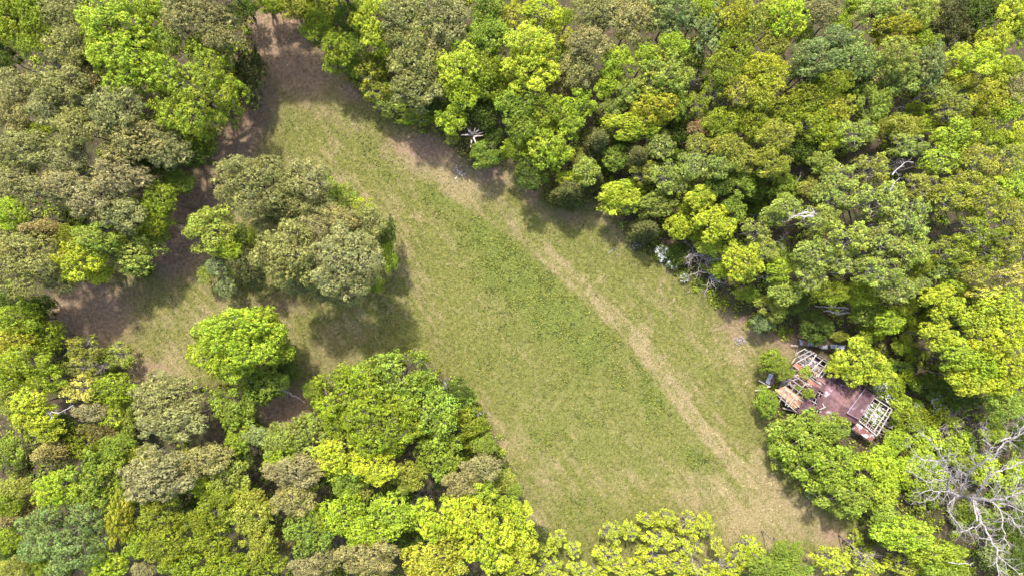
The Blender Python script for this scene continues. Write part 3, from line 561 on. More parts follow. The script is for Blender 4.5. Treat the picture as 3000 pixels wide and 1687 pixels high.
def dirword(dx, dy):
    a = math.degrees(math.atan2(dy, dx)) % 360
    return ['right of', 'below and right of', 'below', 'below and left of', 'left of', 'above and left of', 'above', 'above and right of'][int((a+22.5)//45) % 8]
used_labels = {}
def sizeword(r): return 'small' if r < 38 else ('large' if r > 80 else 'mid-sized')
def make_label(e, all_):
    kn = KNAME[e['kind']][1]; base = '%s %s' % (CNAME[e['col']], kn)
    an = sorted(ANCH, key=lambda a: math.hypot(a[0]-e['x'], a[1]-e['y']))
    nb = sorted((o for o in all_ if o is not e), key=lambda o: math.hypot(o['x']-e['x'], o['y']-e['y']))[:7]
    ds = lambda d: 'just ' if d < 150 else ('' if d < 400 else 'far ')
    opts = []
    for a in an[:3]:
        d = math.hypot(a[0]-e['x'], a[1]-e['y'])
        opts.append('%s %s %s %s%s %s' % (sizeword(e['rx']), base, '', ds(d), dirword(e['x']-a[0], e['y']-a[1]), a[2]))
        for n in nb[:4]:
            nk = {'B': 'tree', 'F': 'tree', 'S': 'tree', 'P': 'pine', 'Y': 'airy tree', 'C': 'cedar', 'U': 'shrub'}[n['kind']]
            opts.append('%s %s %s a %s %s, %s' % (base, '', dirword(e['x']-n['x'], e['y']-n['y']), CNAME[n['col']], nk, 'near '+a[2]))
            opts.append('%s %s, %s %s, %s a %s %s' % (sizeword(e['rx']), base, dirword(e['x']-a[0], e['y']-a[1]), a[2], dirword(e['x']-n['x'], e['y']-n['y']), CNAME[n['col']], nk))
    for o in opts:
        o = ' '.join(o.split())
        if len(o.split()) <= 16 and o not in used_labels: used_labels[o] = 1; return o
    o = '%s, overlapping its look-alikes' % base; return o

R_ = random.Random(7)
def plant(e, label, group=None):
    kind = e['kind']; rpx = (e['rx']+e['ry'])/2
    r0 = rpx*PX
    top = e['h'] if e['h'] else min(18, 7+1.9*r0)
    if top > 9: top = 9+(top-9)*e['hk']                  # the canopy closes at about 12 to 15 m
    if e['reg'] == 11 and kind == 'Y': top *= .52
    if e['reg'] == 12 and kind == 'Y': top *= .55
    if e['reg'] == 6: rpx *= 1.05
    if e['reg'] == 2 and 0 <= e['y'] < 60 and e['x'] < 960: top = 5.0
    top *= R_.uniform(.96, 1.04)
    flat = {'P': .72, 'B': .8, 'F': .8, 'S': .75, 'Y': 1.1, 'C': 1.0, 'U': .7}[kind]
    rz = min(r0*flat, top*.48)
    zc = top-rz
    k = (CAM_H-zc)/CAM_H*PX*1.02
    rx, ry = e['rx']*k, e['ry']*k
    P = W(e['x'], e['y'], zc)
    size = 2 if (r0 > 4.6 and (kind, 2) in PROTO) else 1
    Rp, cm, lm_ = R_.choice(PROTO[(kind, size)])
    name, _, cat = KNAME[kind]
    if top <= 5 and kind in 'FBS': name, cat = 'shrub', 'shrub'
    gz = float(ground_z(np.array([P[0]]), np.array([P[1]]))[0])
    root = empty(name, (P[0], P[1], gz), label, cat, group)
    c = bpy.data.objects.new('crown', cm); link(c); c.parent = root
    a = R_.uniform(0, 6.283); asp = rx/ry
    # elongated crowns keep their long axis; round ones take any turn
    if .85 < asp < 1.18: c.rotation_euler[2] = a; c.scale = ((rx+ry)/2/Rp,)*2+(rz/Rp/flat,)
    else: c.rotation_euler[2] = R_.choice((0, math.pi)); c.scale = (rx/Rp, ry/Rp, rz/Rp/flat)
    c.location = (0, 0, zc-gz)
    b = COLR[e['col']]; v = R_.uniform(.92, 1.10)*KFAC[kind]; hj = R_.uniform(-.04, .04)
    c.color = (b[0]*v*(1+hj), b[1]*v, b[2]*v*R_.uniform(.85, 1.2), 1)
    l = bpy.data.objects.new('limbs', lm_); link(l); l.parent = root; l.rotation_euler = c.rotation_euler; l.scale = c.scale; l.location = c.location
    t = bpy.data.objects.new('trunk', R_.choice(TRUNKS_P if kind in 'SY' else TRUNKS)); link(t); t.parent = root
    hh = max(1.0, zc + rz*.3 - gz); t.scale = (hh*.8, hh*.8, hh); t.rotation_euler[2] = a
    return root
GROUPS = {'P': 'pines of the surrounding woods', 'B': 'billowy broadleaf trees of the woods', 'F': 'broadleaf trees of the woods', 'S': 'loose-crowned trees of the woods', 'Y': 'airy pale trees along the bottom edge', 'C': 'dark cedars at the wood edge', 'U': 'shrubs in the undergrowth'}
for e in entries:
    plant(e, make_label(e, entries), GROUPS[e['kind']])

# ------------------------------------------------------------------ surrounding wood outside the frame, undergrowth, grass, weeds (uncountable)
rng = np.random.default_rng(77)
def tri_count(me): return sum(len(p.vertices)-2 for p in me.polygons)

def leafcloud(rng, C, Rr, per, ll, lw, base, flat=.6, tv=.22):
    """per leaves round each clump centre; base = colour per clump"""
    idx = np.repeat(np.arange(len(C)), per); d = rdir(rng, len(idx)); d[:, 2] = np.abs(d[:, 2])*.9+.05
    P = C[idx] + d*(Rr[idx]*rng.uniform(.35, 1.05, len(idx)))[:, None]*np.array([1, 1, flat])
    nr = d*.6 + rng.normal(size=d.shape)*.5 + np.array([0, 0, .5]); nr /= np.linalg.norm(nr, axis=1)[:, None]
    val = np.clip(1+rng.normal(size=len(idx))*tv, .4, 1.8)[:, None]
    return leaves(rng, P, nr, ll, lw, base[idx]*val)
pal = np.array([COLR[c] for c in ('leaf', 'deep', 'green', 'lime', 'olive', 'dark', 'moss', 'leaf')])

# undergrowth on the forest floor
n = 22000
X = rng.uniform(-74, 74, n); Y = rng.uniform(-43, 43, n); uo, vo = to_ov(X, Y)
ed = edge_dist(uo, vo); patch = fbm(X/5+11, Y/5+7, 3)
ruin_d = np.hypot(X-W(2430, 1130)[0], (Y-W(2430, 1130)[1]))
keep = (ed < -14) & (patch > .44) & (ruin_d > 7.5)
X, Y, patch = X[keep][:8500], Y[keep][:8500], patch[keep][:8500]
Cc = np.stack([X, Y, ground_z(X, Y)+.1], 1); Rr = rng.uniform(.3, .95, len(X))
col_i = rng.integers(0, len(pal), len(X))
V, F, T = leafcloud(rng, Cc, Rr, 20, .26, .19, pal[col_i], flat=.9)
o = link(bpy.data.objects.new('undergrowth', mesh_np('undergrowth', V, F, M_LEAF, T))); tag(o, 'low leafy undergrowth covering the brown forest floor', 'undergrowth', kind='stuff')

# brush along the wood edge
n = 16000
X = rng.uniform(-64, 52, n); Y = rng.uniform(-40, 40, n); uo, vo = to_ov(X, Y); ed = edge_dist(uo, vo); pt = fbm(X/4+31, Y/4+3, 3)
k_ = (ed > -26) & (ed < 2) & (pt > .47) & (np.hypot(X-W(2430, 1130)[0], Y-W(2430, 1130)[1]) > 7) & ~((uo < 700) & (vo < 900) & (vo > 150))
X, Y = X[k_][:1300], Y[k_][:1300]
V, F, T = leafcloud(rng, np.stack([X, Y, ground_z(X, Y)+.15], 1), rng.uniform(.25, .75, len(X)), 26, .22, .16, pal[rng.integers(0, len(pal), len(X))], flat=1.0)
o = link(bpy.data.objects.new('edge_brush', mesh_np('edge_brush', V, F, M_LEAF, T))); tag(o, 'low green brush along the edge where the woods meet the clearing', 'brush', kind='stuff')

# fallen leaves and twigs on the litter
n = 26000
X = rng.uniform(-72, 72, n); Y = rng.uniform(-42, 42, n); uo, vo = to_ov(X, Y)
dr, li, fr, fo, _ = masks(uo, vo); k_ = (np.maximum(li, fo*.8) > rng.random(n)*.9+.15); X, Y = X[k_], Y[k_]
P = np.stack([X, Y, ground_z(X, Y)+.04], 1); nr = rng.normal(size=P.shape)*.25+np.array([0, 0, 1]); nr /= np.linalg.norm(nr, axis=1)[:, None]
lc = np.array([(.15, .095, .065), (.085, .055, .038), (.21, .145, .10), (.12, .075, .060)])[rng.integers(0, 4, len(P))]
V, F, T = leaves(rng, P, nr, .20, .11, lc)
o = link(bpy.data.objects.new('leaf_litter', mesh_np('leaf_litter', V, F, M_NEEDLE, T))); tag(o, 'fallen brown leaves scattered under the trees', 'leaf litter', kind='stuff')

# grass tufts
n = 210000
X = rng.uniform(-64, 50, n); Y = rng.uniform(-40, 40, n); uo, vo = to_ov(X, Y)
ed = edge_dist(uo, vo); k_ = ed > -12; X, Y, uo, vo = X[k_], Y[k_], uo[k_], vo[k_]
dr, li, fr, fo, _ = masks(uo, vo); dr = dr + rng.normal(size=len(dr))*.35
k_ = rng.random(len(X)) > np.clip(li, 0, .75); X, Y, dr, fr = X[k_], Y[k_], dr[k_], fr[k_]
gcol = np.array([.086, .089, .019]); dcol = np.array([.18, .142, .070]); fcol = np.array([.076, .091, .017])
t_ = np.clip(dr, 0, 1)[:, None]; gc = gcol*(1-t_)+dcol*t_; gc = gc*(1-fr[:, None])+fcol*fr[:, None]
P = np.stack([X, Y, ground_z(X, Y)+.05], 1); nr = rng.normal(size=P.shape)*.55+np.array([0, 0, 1]); nr /= np.linalg.norm(nr, axis=1)[:, None]
V, F, T = leaves(rng, P, nr, .26, .085, gc*np.clip(1+rng.normal(size=len(P))*.32, .35, 1.9)[:, None])
o = link(bpy.data.objects.new('meadow_grass', mesh_np('meadow_grass', V, F, M_NEEDLE, T))); tag(o, 'short patchy grass of the clearing, green and straw coloured', 'grass', kind='stuff')

# broad leafed weeds in the green strip
n = 90000
X = rng.uniform(-30, 35, n); Y = rng.uniform(-38, 30, n); uo, vo = to_ov(X, Y)
dr, li, fr, fo, _ = masks(uo, vo); cl = fbm(X/1.6+5, Y/1.6, 3)
k_ = (fr*(.5+1.0*sm(.45, .6, cl)) > rng.random(n)*.75+.35) & (edge_dist(uo, vo) > 5); X, Y = X[k_][:20000], Y[k_][:20000]
n2_ = 250; X2 = rng.uniform(-50, 45, n2_); Y2 = rng.uniform(-36, 36, n2_); u2, v2 = to_ov(X2, Y2); k2 = edge_dist(u2, v2) > 5
X = np.concatenate([X, X2[k2]]); Y = np.concatenate([Y, Y2[k2]])
Cc = np.stack([X, Y, ground_z(X, Y)+.05], 1)
wc = np.array([(.15, .158, .024), (.105, .128, .022), (.155, .165, .030), (.085, .112, .030)])[rng.integers(0, 4, len(X))]
V, F, T = leafcloud(rng, Cc, rng.uniform(.10, .22, len(X)), 5, .18, .13, wc, flat=.9)
o = link(bpy.data.objects.new('meadow_weeds', mesh_np('meadow_weeds', V, F, M_LEAF, T))); tag(o, 'yellow-green broad-leafed weeds in the green strip of the clearing', 'weeds', kind='stuff')

# wood outside the frame
tc_, tr_, tcol = [], [], []
rr = random.Random(3)
for i in range(760):
    x = rr.uniform(-95, 95); y = rr.uniform(-66, 66)
    if abs(x) < 71 and abs(y) < 42.5: continue
    r = rr.uniform(2.8, 5); z = rr.uniform(3.2, 6); cb = np.array(COLR[rr.choice(('leaf', 'lime', 'green', 'pine', 'olive', 'pinebrown', 'moss', 'pale'))])
    if abs(x) < 71+r*.6 and abs(y) < 42.5+r*.6: continue
    for k in range(26):
        a = rr.uniform(0, 6.28); zz = rr.uniform(-.4, 1); s = math.sqrt(max(0, 1-zz*zz)); q = rr.uniform(.6, .9)
        tc_.append((x+math.cos(a)*s*r*q, y+math.sin(a)*s*r*q, z+zz*r*.7)); tr_.append(r*.26); tcol.append(cb)
V, F, T = leafcloud(rng, np.array(tc_), np.array(tr_), 10, .6, .46, np.array(tcol))
o = link(bpy.data.objects.new('surrounding_wood', mesh_np('surrounding_wood', V, F, M_LEAF, T))); tag(o, 'dense mixed wood continuing all round beyond the picture', 'wood', kind='stuff')

# ------------------------------------------------------------------ bare and dead trees
def grow(mb, p, d, length, r, depth, rr, sides, wander=.28, up=.05, kids=3):
    pts = [p.copy()]; rad = [r]; n = 5; dd = d.normalized()
    for i in range(n):
        dd = (dd + Vector((rr.gauss(0, wander), rr.gauss(0, wander), rr.gauss(0, wander*.6)+up))).normalized()
        p = p + dd*(length/n); pts.append(p.copy()); rad.append(r*(1-.72*(i+1)/n))
    mb.tube(pts, rad, sides, False)
    if depth > 0:
        for k in range(kids):
            i = rr.randint(1, n-1); a = rr.uniform(.5, 1.1)*(1 if rr.random() < .5 else -1)
            base = (pts[i+1]-pts[i]).normalized(); side = base.cross(Vector((rr.gauss(0, 1), rr.gauss(0, 1), rr.gauss(0, 1)))).normalized()
            grow(mb, pts[i].copy(), base*math.cos(a)+side*math.sin(abs(a)), length*rr.uniform(.45, .7), rad[i]*.6, depth-1, rr, max(3, sides-1), wander, up, kids)

def bare_tree(px, py, h, spread, seed, label, name='dead_tree', cat='dead tree', nl=7, mat=M_DEAD, thick=.11, lean=None, base_h=None):
    rr = random.Random(seed); P = W(px, py, h*.8); gz = float(ground_z(np.array([P[0]]), np.array([P[1]]))[0])
    root = empty(name, (P[0], P[1], gz), label, cat)
    mb = MB(); tp = Vector((P[0], P[1], gz)); bh = base_h if base_h else h*.55
    pts = [tp + Vector((rr.gauss(0, .08)*i, rr.gauss(0, .08)*i, bh*i/4)) for i in range(5)]
    if lean: pts = [q + Vector(lean)*(i/4)**1.3 for i, q in enumerate(pts)]
    mb.tube(pts, [thick*1.4, thick*1.2, thick*1.1, thick, thick*.8], 7)
    mb.obj('trunk', mat, root, True)
    for k in range(nl):
        m = MB(); a = k*6.283/nl + rr.uniform(-.4, .4)
        grow(m, pts[3+(k % 2)].copy(), Vector((math.cos(a), math.sin(a), rr.uniform(.2, 1.0)*(h-bh)/spread)), spread*rr.uniform(.8, 1.15), thick*.62, 2, rr, 5)
        m.obj('branch', mat, root, True)
    return root
BT = [(95, 188, 12, 2.3, 'grey leafless tree wedged between pines near the upper left corner', M_TWIG, 12, .08),
      (2336, 532, 11, 2.4, 'small white-barked dead tree in a dark gap above the forked branches', M_DEAD, 7, .09),
      (2908, 388, 12, 2.3, 'small leafless grey tree in a gap near the right edge', M_DEAD, 6, .08),
      (2639, 470, 15.5, 2.6, 'bare pale limbs poking through the loose canopy, upper of two', M_DEAD, 6, .09),
      (2618, 540, 16, 2.3, 'bare pale limbs poking through the loose canopy, lower of two', M_DEAD, 5, .08),
      (2055, 742, 5.5, 2.9, 'dense grey dead bush beside the white blossom at the wood edge', M_TWIG, 13, .08),
      (1222, 1474, 10, 2.0, 'tangle of dead twigs between the lower pines and the vivid tree', M_TWIG, 9, .06),
      (2790, 1236, 3.5, 2.6, 'pinkish dry brush above the big bare tree', M_TWIG, 14, .06),
      (2572, 1654, 12, 2.2, 'leafless twiggy tree among pale yellow crowns at the bottom', M_TWIG, 8, .06),
      (2728, 1602, 10, 1.5, 'tiny bare treetop left of the brown path at the bottom right', M_DEAD, 6, .05),
      (1190, 95, 16.2, 1.7, 'bare grey twigs sticking out of the upper pines', M_TWIG, 8, .05),
      (2697, 290, 8, 2.1, 'brown leafless sapling by the dark gap in the upper right wood', M_TWIG, 9, .06),
      (257, 1082, 8, 1.9, 'purplish bare twigs inside the sparse tree at the left tip', M_TWIG, 12, .05),
      (2052, 1662, 11, 1.8, 'thin pale leafless stem between yellow crowns at the bottom edge', M_DEAD, 4, .05),
      (60, 1520, 11, 2.3, 'brown spiky dead tree left of the round bluish tree', M_TWIG, 14, .06),
      (2965, 1215, 9, 1.9, 'small pale dead treetop above the big bare tree', M_DEAD, 6, .07),
      (1650, 265, 10, 1.9, 'pinkish bare twigs below the brownish pines at the top', M_TWIG, 9, .05),
      (2050, 215, 13, 1.7, 'thin bare branches beside the mossy tree at the upper wood', M_DEAD, 6, .05),
      (2310, 690, 13, 1.8, 'bare twigs left of the large loose pale canopy', M_DEAD, 7, .05),
      (2690, 800, 15, 1.6, 'thin bare twigs in the middle of the right wood canopy', M_DEAD, 6, .05),
      (1720, 280, 9, 1.4, 'dark twiggy stem beside the lime trees of the upper wood', M_TWIG, 8, .05),
      (2145, 560, 8, 1.5, 'grey twigs over the yellow-green edge trees', M_TWIG, 7, .05),
      (1300, 1130, 10.5, 1.2, 'small pale dead branch on top of the big rounded thicket', M_DEAD, 4, .05),
      (2270, 810, 9, 1.7, 'thin white bare branch left of the forked dead branches', M_DEAD, 5, .05)]
for i, (x, y, h, s, lab, mt, nl, th) in enumerate(BT):
    bare_tree(x, y, h, s, 500+i, lab, nl=nl, mat=mt, thick=th)

# weathered limbs lying over the crowns, traced as lines through the photograph at their heights
def limb_thing(lines, ox_, oy_, k, label, name='dead_branch', cat='dead branch', mat=M_DEAD, seed=1, twigs=2, tl=1.0, thin=1.0):
    rr = random.Random(seed); pts0 = lines[0][0]
    b = W(ox_+pts0[0][0]/k, oy_+pts0[0][1]/k, pts0[0][2]); root = empty(name, tuple(b), label, cat)
    for pts, r0, r1 in lines:
        r0 *= thin; r1 *= thin
        mb = MB(); P = [Vector(W(ox_+p[0]/k, oy_+p[1]/k, p[2])) for p in pts]; Q = []
        for i in range(len(P)-1):                              # crooked wood: two extra bends per stretch
            L_ = (P[i+1]-P[i]).length*.055
            Q.append(P[i])
            for t in (.33, .66): Q.append(P[i].lerp(P[i+1], t)+Vector((rr.gauss(0, L_), rr.gauss(0, L_), rr.gauss(0, L_))))
        Q.append(P[-1]); n = len(Q)
        rad = [r0+(r1-r0)*i/(n-1) for i in range(n)]
        mb.tube(Q, rad, 7, False)
        for i in range(1, n):
            for _ in range(twigs):
                if rr.random() < .62:
                    base = (Q[i]-Q[i-1]).normalized(); side = base.cross(Vector((rr.gauss(0, .35), rr.gauss(0, .35), 1))).normalized()*rr.choice((-1, 1))
                    grow(mb, Q[i].copy(), base*.7+side+Vector((0, 0, .15)), tl*rr.uniform(.5, 1.3), min(rad[i]*.5, .045), 2, rr, 4, .3, .04, 2)
        mb.obj('branch', mat, root, True)
    return root

# the big bare tree
big = [([(1400, 848, 0), (1480, 880, 3), (1570, 903, 5.5), (1700, 915, 8), (1800, 905, 9.5)], .40, .22),
       ([(1570, 903, 5.5), (1600, 985, 7), (1625, 1060, 8.5), (1660, 1110, 9), (1700, 1190, 10), (1745, 1262, 10.5), (1735, 1350, 11), (1755, 1440, 11.5)], .22, .07),
       ([(1480, 880, 3), (1500, 800, 5), (1530, 730, 7), (1590, 670, 8.5), (1640, 655, 9.5), (1690, 590, 10.5), (1692, 520, 11.5), (1640, 480, 12)], .20, .05),
       ([(1590, 670, 8.5), (1555, 600, 10), (1548, 540, 11)], .08, .05),
       ([(1700, 915, 8), (1765, 985, 9), (1782, 1060, 10), (1792, 1180, 10.5), (1832, 1240, 11)], .15, .04),
       ([(1765, 985, 9), (1850, 1040, 10), (1870, 1090, 10.5), (1945, 1100, 11)], .11, .04),
       ([(1800, 905, 9.5), (1870, 862, 10.5), (1945, 845, 11)], .15, .06),
       ([(1760, 935, 9), (1850, 955, 10), (1950, 1000, 11)], .12, .05),
       ([(1590, 885, 6), (1640, 810, 8), (1662, 768, 9), (1710, 725, 10), (1800, 690, 10.5), (1945, 640, 11)], .17, .06),
       ([(1480, 880, 3.5), (1400, 842, 5.5), (1330, 850, 7), (1230, 848, 8.5), (1150, 855, 10)], .17, .03),
       ([(1425, 855, 4.5), (1400, 770, 7), (1390, 700, 9), (1330, 645, 10), (1230, 630, 11), (1160, 590, 11.5), (1110, 520, 12)], .17, .03),
       ([(1390, 700, 9), (1360, 620, 10), (1290, 520, 11), (1240, 470, 12), (1195, 440, 12.5)], .10, .03),
       ([(1400, 770, 7), (1330, 770, 8.5), (1240, 780, 10), (1160, 730, 11), (1105, 705, 11.5)], .11, .03),
       ([(1330, 850, 7), (1300, 900, 8), (1230, 920, 9), (1130, 940, 10)], .08, .02),
       ([(1620, 1060, 8.5), (1570, 1100, 9.5), (1500, 1130, 10), (1430, 1140, 11)], .10, .04),
       ([(1480, 880, 4), (1410, 920, 6), (1400, 1000, 8), (1450, 1060, 9), (1512, 1125, 10)], .10, .04),
       ([(1700, 1190, 10), (1640, 1180, 10.5), (1590, 1180, 11)], .06, .02),
       ([(1690, 630, 9.5), (1750, 550, 10.5), (1820, 490, 11), (1900, 430, 12), (1945, 360, 12.5)], .13, .07),
       ([(1765, 495, 11), (1850, 470, 11.5), (1945, 420, 12)], .10, .06),
       ([(1700, 915, 8), (1750, 850, 9), (1742, 780, 10), (1670, 700, 11)], .11, .03),
       ([(1530, 730, 7), (1470, 700, 9), (1440, 620, 10), (1400, 540, 11.5)], .10, .03),
       ([(1740, 1300, 11), (1850, 1390, 11.5), (1915, 1445, 12)], .09, .04),
       ([(1850, 875, 10.5), (1880, 800, 11), (1892, 700, 11.5), (1860, 630, 12)], .08, .03),
       ([(1640, 455, 11.5), (1680, 420, 12), (1630, 360, 12.4)], .05, .02),
       ([(1500, 800, 5), (1430, 760, 7.5), (1350, 700, 9.5), (1270, 700, 10.5), (1200, 660, 11.5)], .10, .03),
       ([(1600, 1060, 8.6), (1580, 960, 8), (1560, 900, 6)], .12, .12)]
root = limb_thing(big, 2200, 1087, 2.415, 'big weathered leafless tree with pale crooked limbs at the lower right', 'dead_tree', 'dead tree', M_DEAD, 5, 3, 1.5, .8)
next(c for c in root.children if c.name.startswith('branch')).name = 'trunk'
limb_thing([([(440, 325, 14.5), (350, 320, 14.7), (300, 325, 14.9), (262, 358, 15)], .16, .03), ([(450, 295, 14.5), (380, 298, 14.7), (330, 310, 15)], .14, .04), ([(430, 330, 14.5), (450, 290, 14.8), (425, 255, 15)], .07, .02)],
           2200, 500, 2.415, 'thick pale dead limbs on the left side of the large loose canopy', seed=11, twigs=1, tl=.7)
limb_thing([([(690, 1003, 4.0), (620, 1015, 4.3), (560, 990, 4.6), (515, 995, 4.8)], .13, .05), ([(690, 975, 4.0), (600, 965, 4.4), (540, 968, 4.7), (450, 955, 5)], .12, .04), ([(660, 980, 4.2), (590, 1000, 4.5), (530, 985, 4.8)], .08, .03)],
           2200, 500, 2.415, 'forked pale dead branches arching over shrubs above the ruined house', seed=12, twigs=0)
limb_thing([([(1000, 1240, 16), (1060, 1180, 16.3), (1090, 1150, 16.5), (1150, 1150, 16.6)], .09, .03), ([(985, 1350, 16), (1010, 1300, 16.3), (1050, 1260, 16.5)], .07, .03)],
           2200, 0, 2.415, 'long crooked bare branch over the upper right canopy', seed=13, twigs=1, tl=.7)
limb_thing([([(360, 340, 13), (365, 285, 13.4), (430, 290, 13.8), (480, 265, 14), (520, 240, 14.2)], .07, .03)], 0, 1087, 2.415, 'bare elbow-shaped branch on the yellow-green tree at the left', seed=14, twigs=1, tl=.6)
limb_thing([([(975, 620, 2.0), (1060, 600, 2.5), (1110, 600, 3), (1150, 655, 3.3)], .12, .05), ([(1060, 600, 2.5), (1020, 590, 3), (990, 615, 3.2)], .08, .03), ([(1150, 640, 2.5), (1210, 625, 3), (1275, 610, 3.5)], .09, .03),
            ([(1060, 600, 2.5), (1100, 540, 3.2), (1040, 490, 4)], .06, .02)], 1600, 500, 2.415, 'fallen grey dead tree in the dark undergrowth at the clearing edge, upper of two', 'fallen_tree', 'fallen tree', M_DEAD, 15, 2, 1.0)
limb_thing([([(1150, 770, .4), (1180, 730, 1.8), (1240, 720, 2.4), (1300, 750, 2.8)], .10, .03), ([(1170, 740, 1.5), (1080, 710, 2.2), (1005, 745, 2.6)], .09, .03), ([(1150, 770, 1), (1140, 830, 1.4), (1115, 885, 1.6)], .07, .02),
            ([(1180, 740, 1.8), (1210, 780, 2.2), (1260, 800, 2.2)], .07, .02), ([(1160, 750, 1.5), (1170, 800, 1.8), (1200, 830, 1.9)], .06, .02)], 1600, 500, 2.415,
           'uprooted grey tree lying at the clearing edge, lower of two', 'fallen_tree', 'fallen tree', M_DEAD, 16, 2, 1.0)
limb_thing([([(1400, 1350, 9), (1450, 1360, 9.3), (1510, 1358, 9.5), (1572, 1352, 9.6)], .07, .03)], 2200, 1087, 2.415, 'straight pale dead branch across the dirt path at the bottom right', seed=17, twigs=1, tl=.5)
limb_thing([([(440, 585, .1), (480, 555, .15), (495, 550, .15), (522, 580, .1)], .035, .015)], 1600, 500, 2.415, 'small forked stick lying in the upper meadow', 'fallen_stick', 'stick', M_DEAD, 18, 0)
limb_thing([([(1000, 862, .1), (1015, 852, .15)], .05, .05)], 1600, 500, 2.415, 'short white stick lying in the meadow near the dead tree', 'fallen_stick', 'stick', M_DEAD, 19, 0)
limb_thing([([(248, 286, .25), (300, 312, .3), (350, 338, .3), (412, 378, .2)], .17, .08), ([(300, 312, .3), (300, 340, .3), (296, 362, .2)], .04, .02), ([(335, 330, .3), (360, 345, .4), (362, 372, .3)], .05, .02), ([(290, 305, .3), (292, 280, .5)], .04, .02)],
           700, 1000, 2.109, 'pinkish fallen log with broken stubs lying below the lime tree', 'fallen_log', 'log', rough_mat('log_wood', (.30, .22, .19), (.50, .40, .36), 3), 20, 0)
# star shaped snag seen from above
sg = [([(1655, 955, 0), (1656, 957, 2.2), (1658, 958, 4.0)], .24, .20)]
for (x, y, h) in ((1570, 961, 4.6), (1617, 910, 5), (1640, 935, 5.2), (1672, 905, 5.2), (1698, 915, 5.4), (1725, 938, 5.0), (1728, 960, 4.8), (1678, 1020, 4.8), (1640, 1046, 4.6), (1622, 925, 5.3)):
    mx, my = (1658+x)/2+R_.uniform(-6, 6), (958+y)/2+R_.uniform(-6, 6)
    sg.append(([(1658, 958, 3.7), (mx, my, (3.9+h)/2+.2), (x, y, h)], .12, .045))
root = limb_thing(sg, 700, 0, 2.415, 'broken pale snag with short star-shaped limbs above dark shrubs', 'snag', 'dead tree', rough_mat('snag_wood', (.40, .32, .26), (.66, .56, .48), 3), 21, 0, thin=1.35)
next(c for c in root.children if c.name.startswith('branch')).name = 'trunk'

# ------------------------------------------------------------------ white flowering shrubs
M_PETAL = rough_mat('white_petals', (.62, .62, .58), (.80, .80, .78), 3)
def petals(seed, R, n):
    rng = np.random.default_rng(seed); nc = 34; d = rdir(rng, nc); d[:, 2] = np.abs(d[:, 2])*.8
    c = d*R*rng.uniform(.45, 1.0, nc)[:, None]*np.array([1, 1, .7]); i = rng.integers(0, nc, n)
    P = c[i] + rng.normal(size=(n, 3))*np.array([.22, .16, .1])*R*.42
    nr = rng.normal(size=(n, 3))*.6+np.array([0, 0, 1]); nr /= np.linalg.norm(nr, axis=1)[:, None]
    V, F, T = leaves(rng, P, nr, .15, .12, np.ones((n, 3)))
    return mesh_np('blossoms', V, F, M_PETAL)
PET = [petals(s, 1.7, 520) for s in (1, 2, 3)]
FL = [(1940, 742, 1.1, 1.6, 2.0, 'deep', 'low shrub thick with white blossom at the clearing edge, the whitest'), (1968, 768, .9, 1.4, 1.4, 'deep', 'low white-flowering shrub just below the whitest one at the clearing edge'), (2003, 812, .7, 1.0, .8, 'green', 'small white-flowering shrub beside the uprooted grey tree'),
      (1868, 716, .9, 1.3, .55, 'dark', 'dark shrub flecked with few white flowers, leftmost at the clearing edge'), (2596, 1140, 1.7, 2.6, 1.6, 'leaf', 'white blossoming bush behind the open roof frame of the ruined house'), (2560, 1212, 1.5, 2.0, 1.5, 'leaf', 'white blossoming bush growing inside the roofless end of the house'),
      (2740, 1165, 1.0, 2.2, .8, 'lime', 'white blossoming bush above the pinkish dry brush, right of the house'), (2752, 1204, 1.1, 2.0, 1.0, 'leaf', 'white blossoming bush touching the pinkish dry brush'), (2690, 1192, .9, 1.8, .6, 'lime', 'lightly flowering bush between the house and the dry brush'),
      (1405, 1206, .9, 1.4, .45, 'green', 'small shrub with pale flowers at the right rim of the rounded thicket'), (2372, 1445, .8, 1.4, .4, 'green', 'small flowering shrub at the lower left foot of the big green bush'), (2262, 1298, .7, 2.6, .4, 'green', 'shrub with pale flecks at the left foot of the big green bush')]
for i, (x, y, r, h, dens, cl, lab) in enumerate(FL):
    Rp, cm, lm_ = R_.choice(PROTO[('U', 1)])
    P = W(x, y, h*.6); root = empty('flowering_shrub', (P[0], P[1], 0), lab, 'shrub', 'white flowering shrubs')
    for nm, me, s, zz in (('crown', cm, r*.95/Rp, h*.55), ('limbs', lm_, r*.95/Rp, h*.55)):
        o = link(bpy.data.objects.new(nm, me)); o.parent = root; o.location = (0, 0, zz); o.scale = (s, s, s*min(1.2, h/(1.3*r))); o.rotation_euler[2] = i
        if nm == 'crown': o.color = (*COLR[cl], 1)
    for k in range(1 if dens < 1.3 else 2):
        o = link(bpy.data.objects.new('blossoms', PET[(i+k) % 3])); o.parent = root; o.location = (0, 0, h*.58); s = r/1.7*(1 if dens > .6 else .85); o.scale = (s, s, s*min(1.2, h/(1.3*r))); o.rotation_euler[2] = i*1.3+k*2

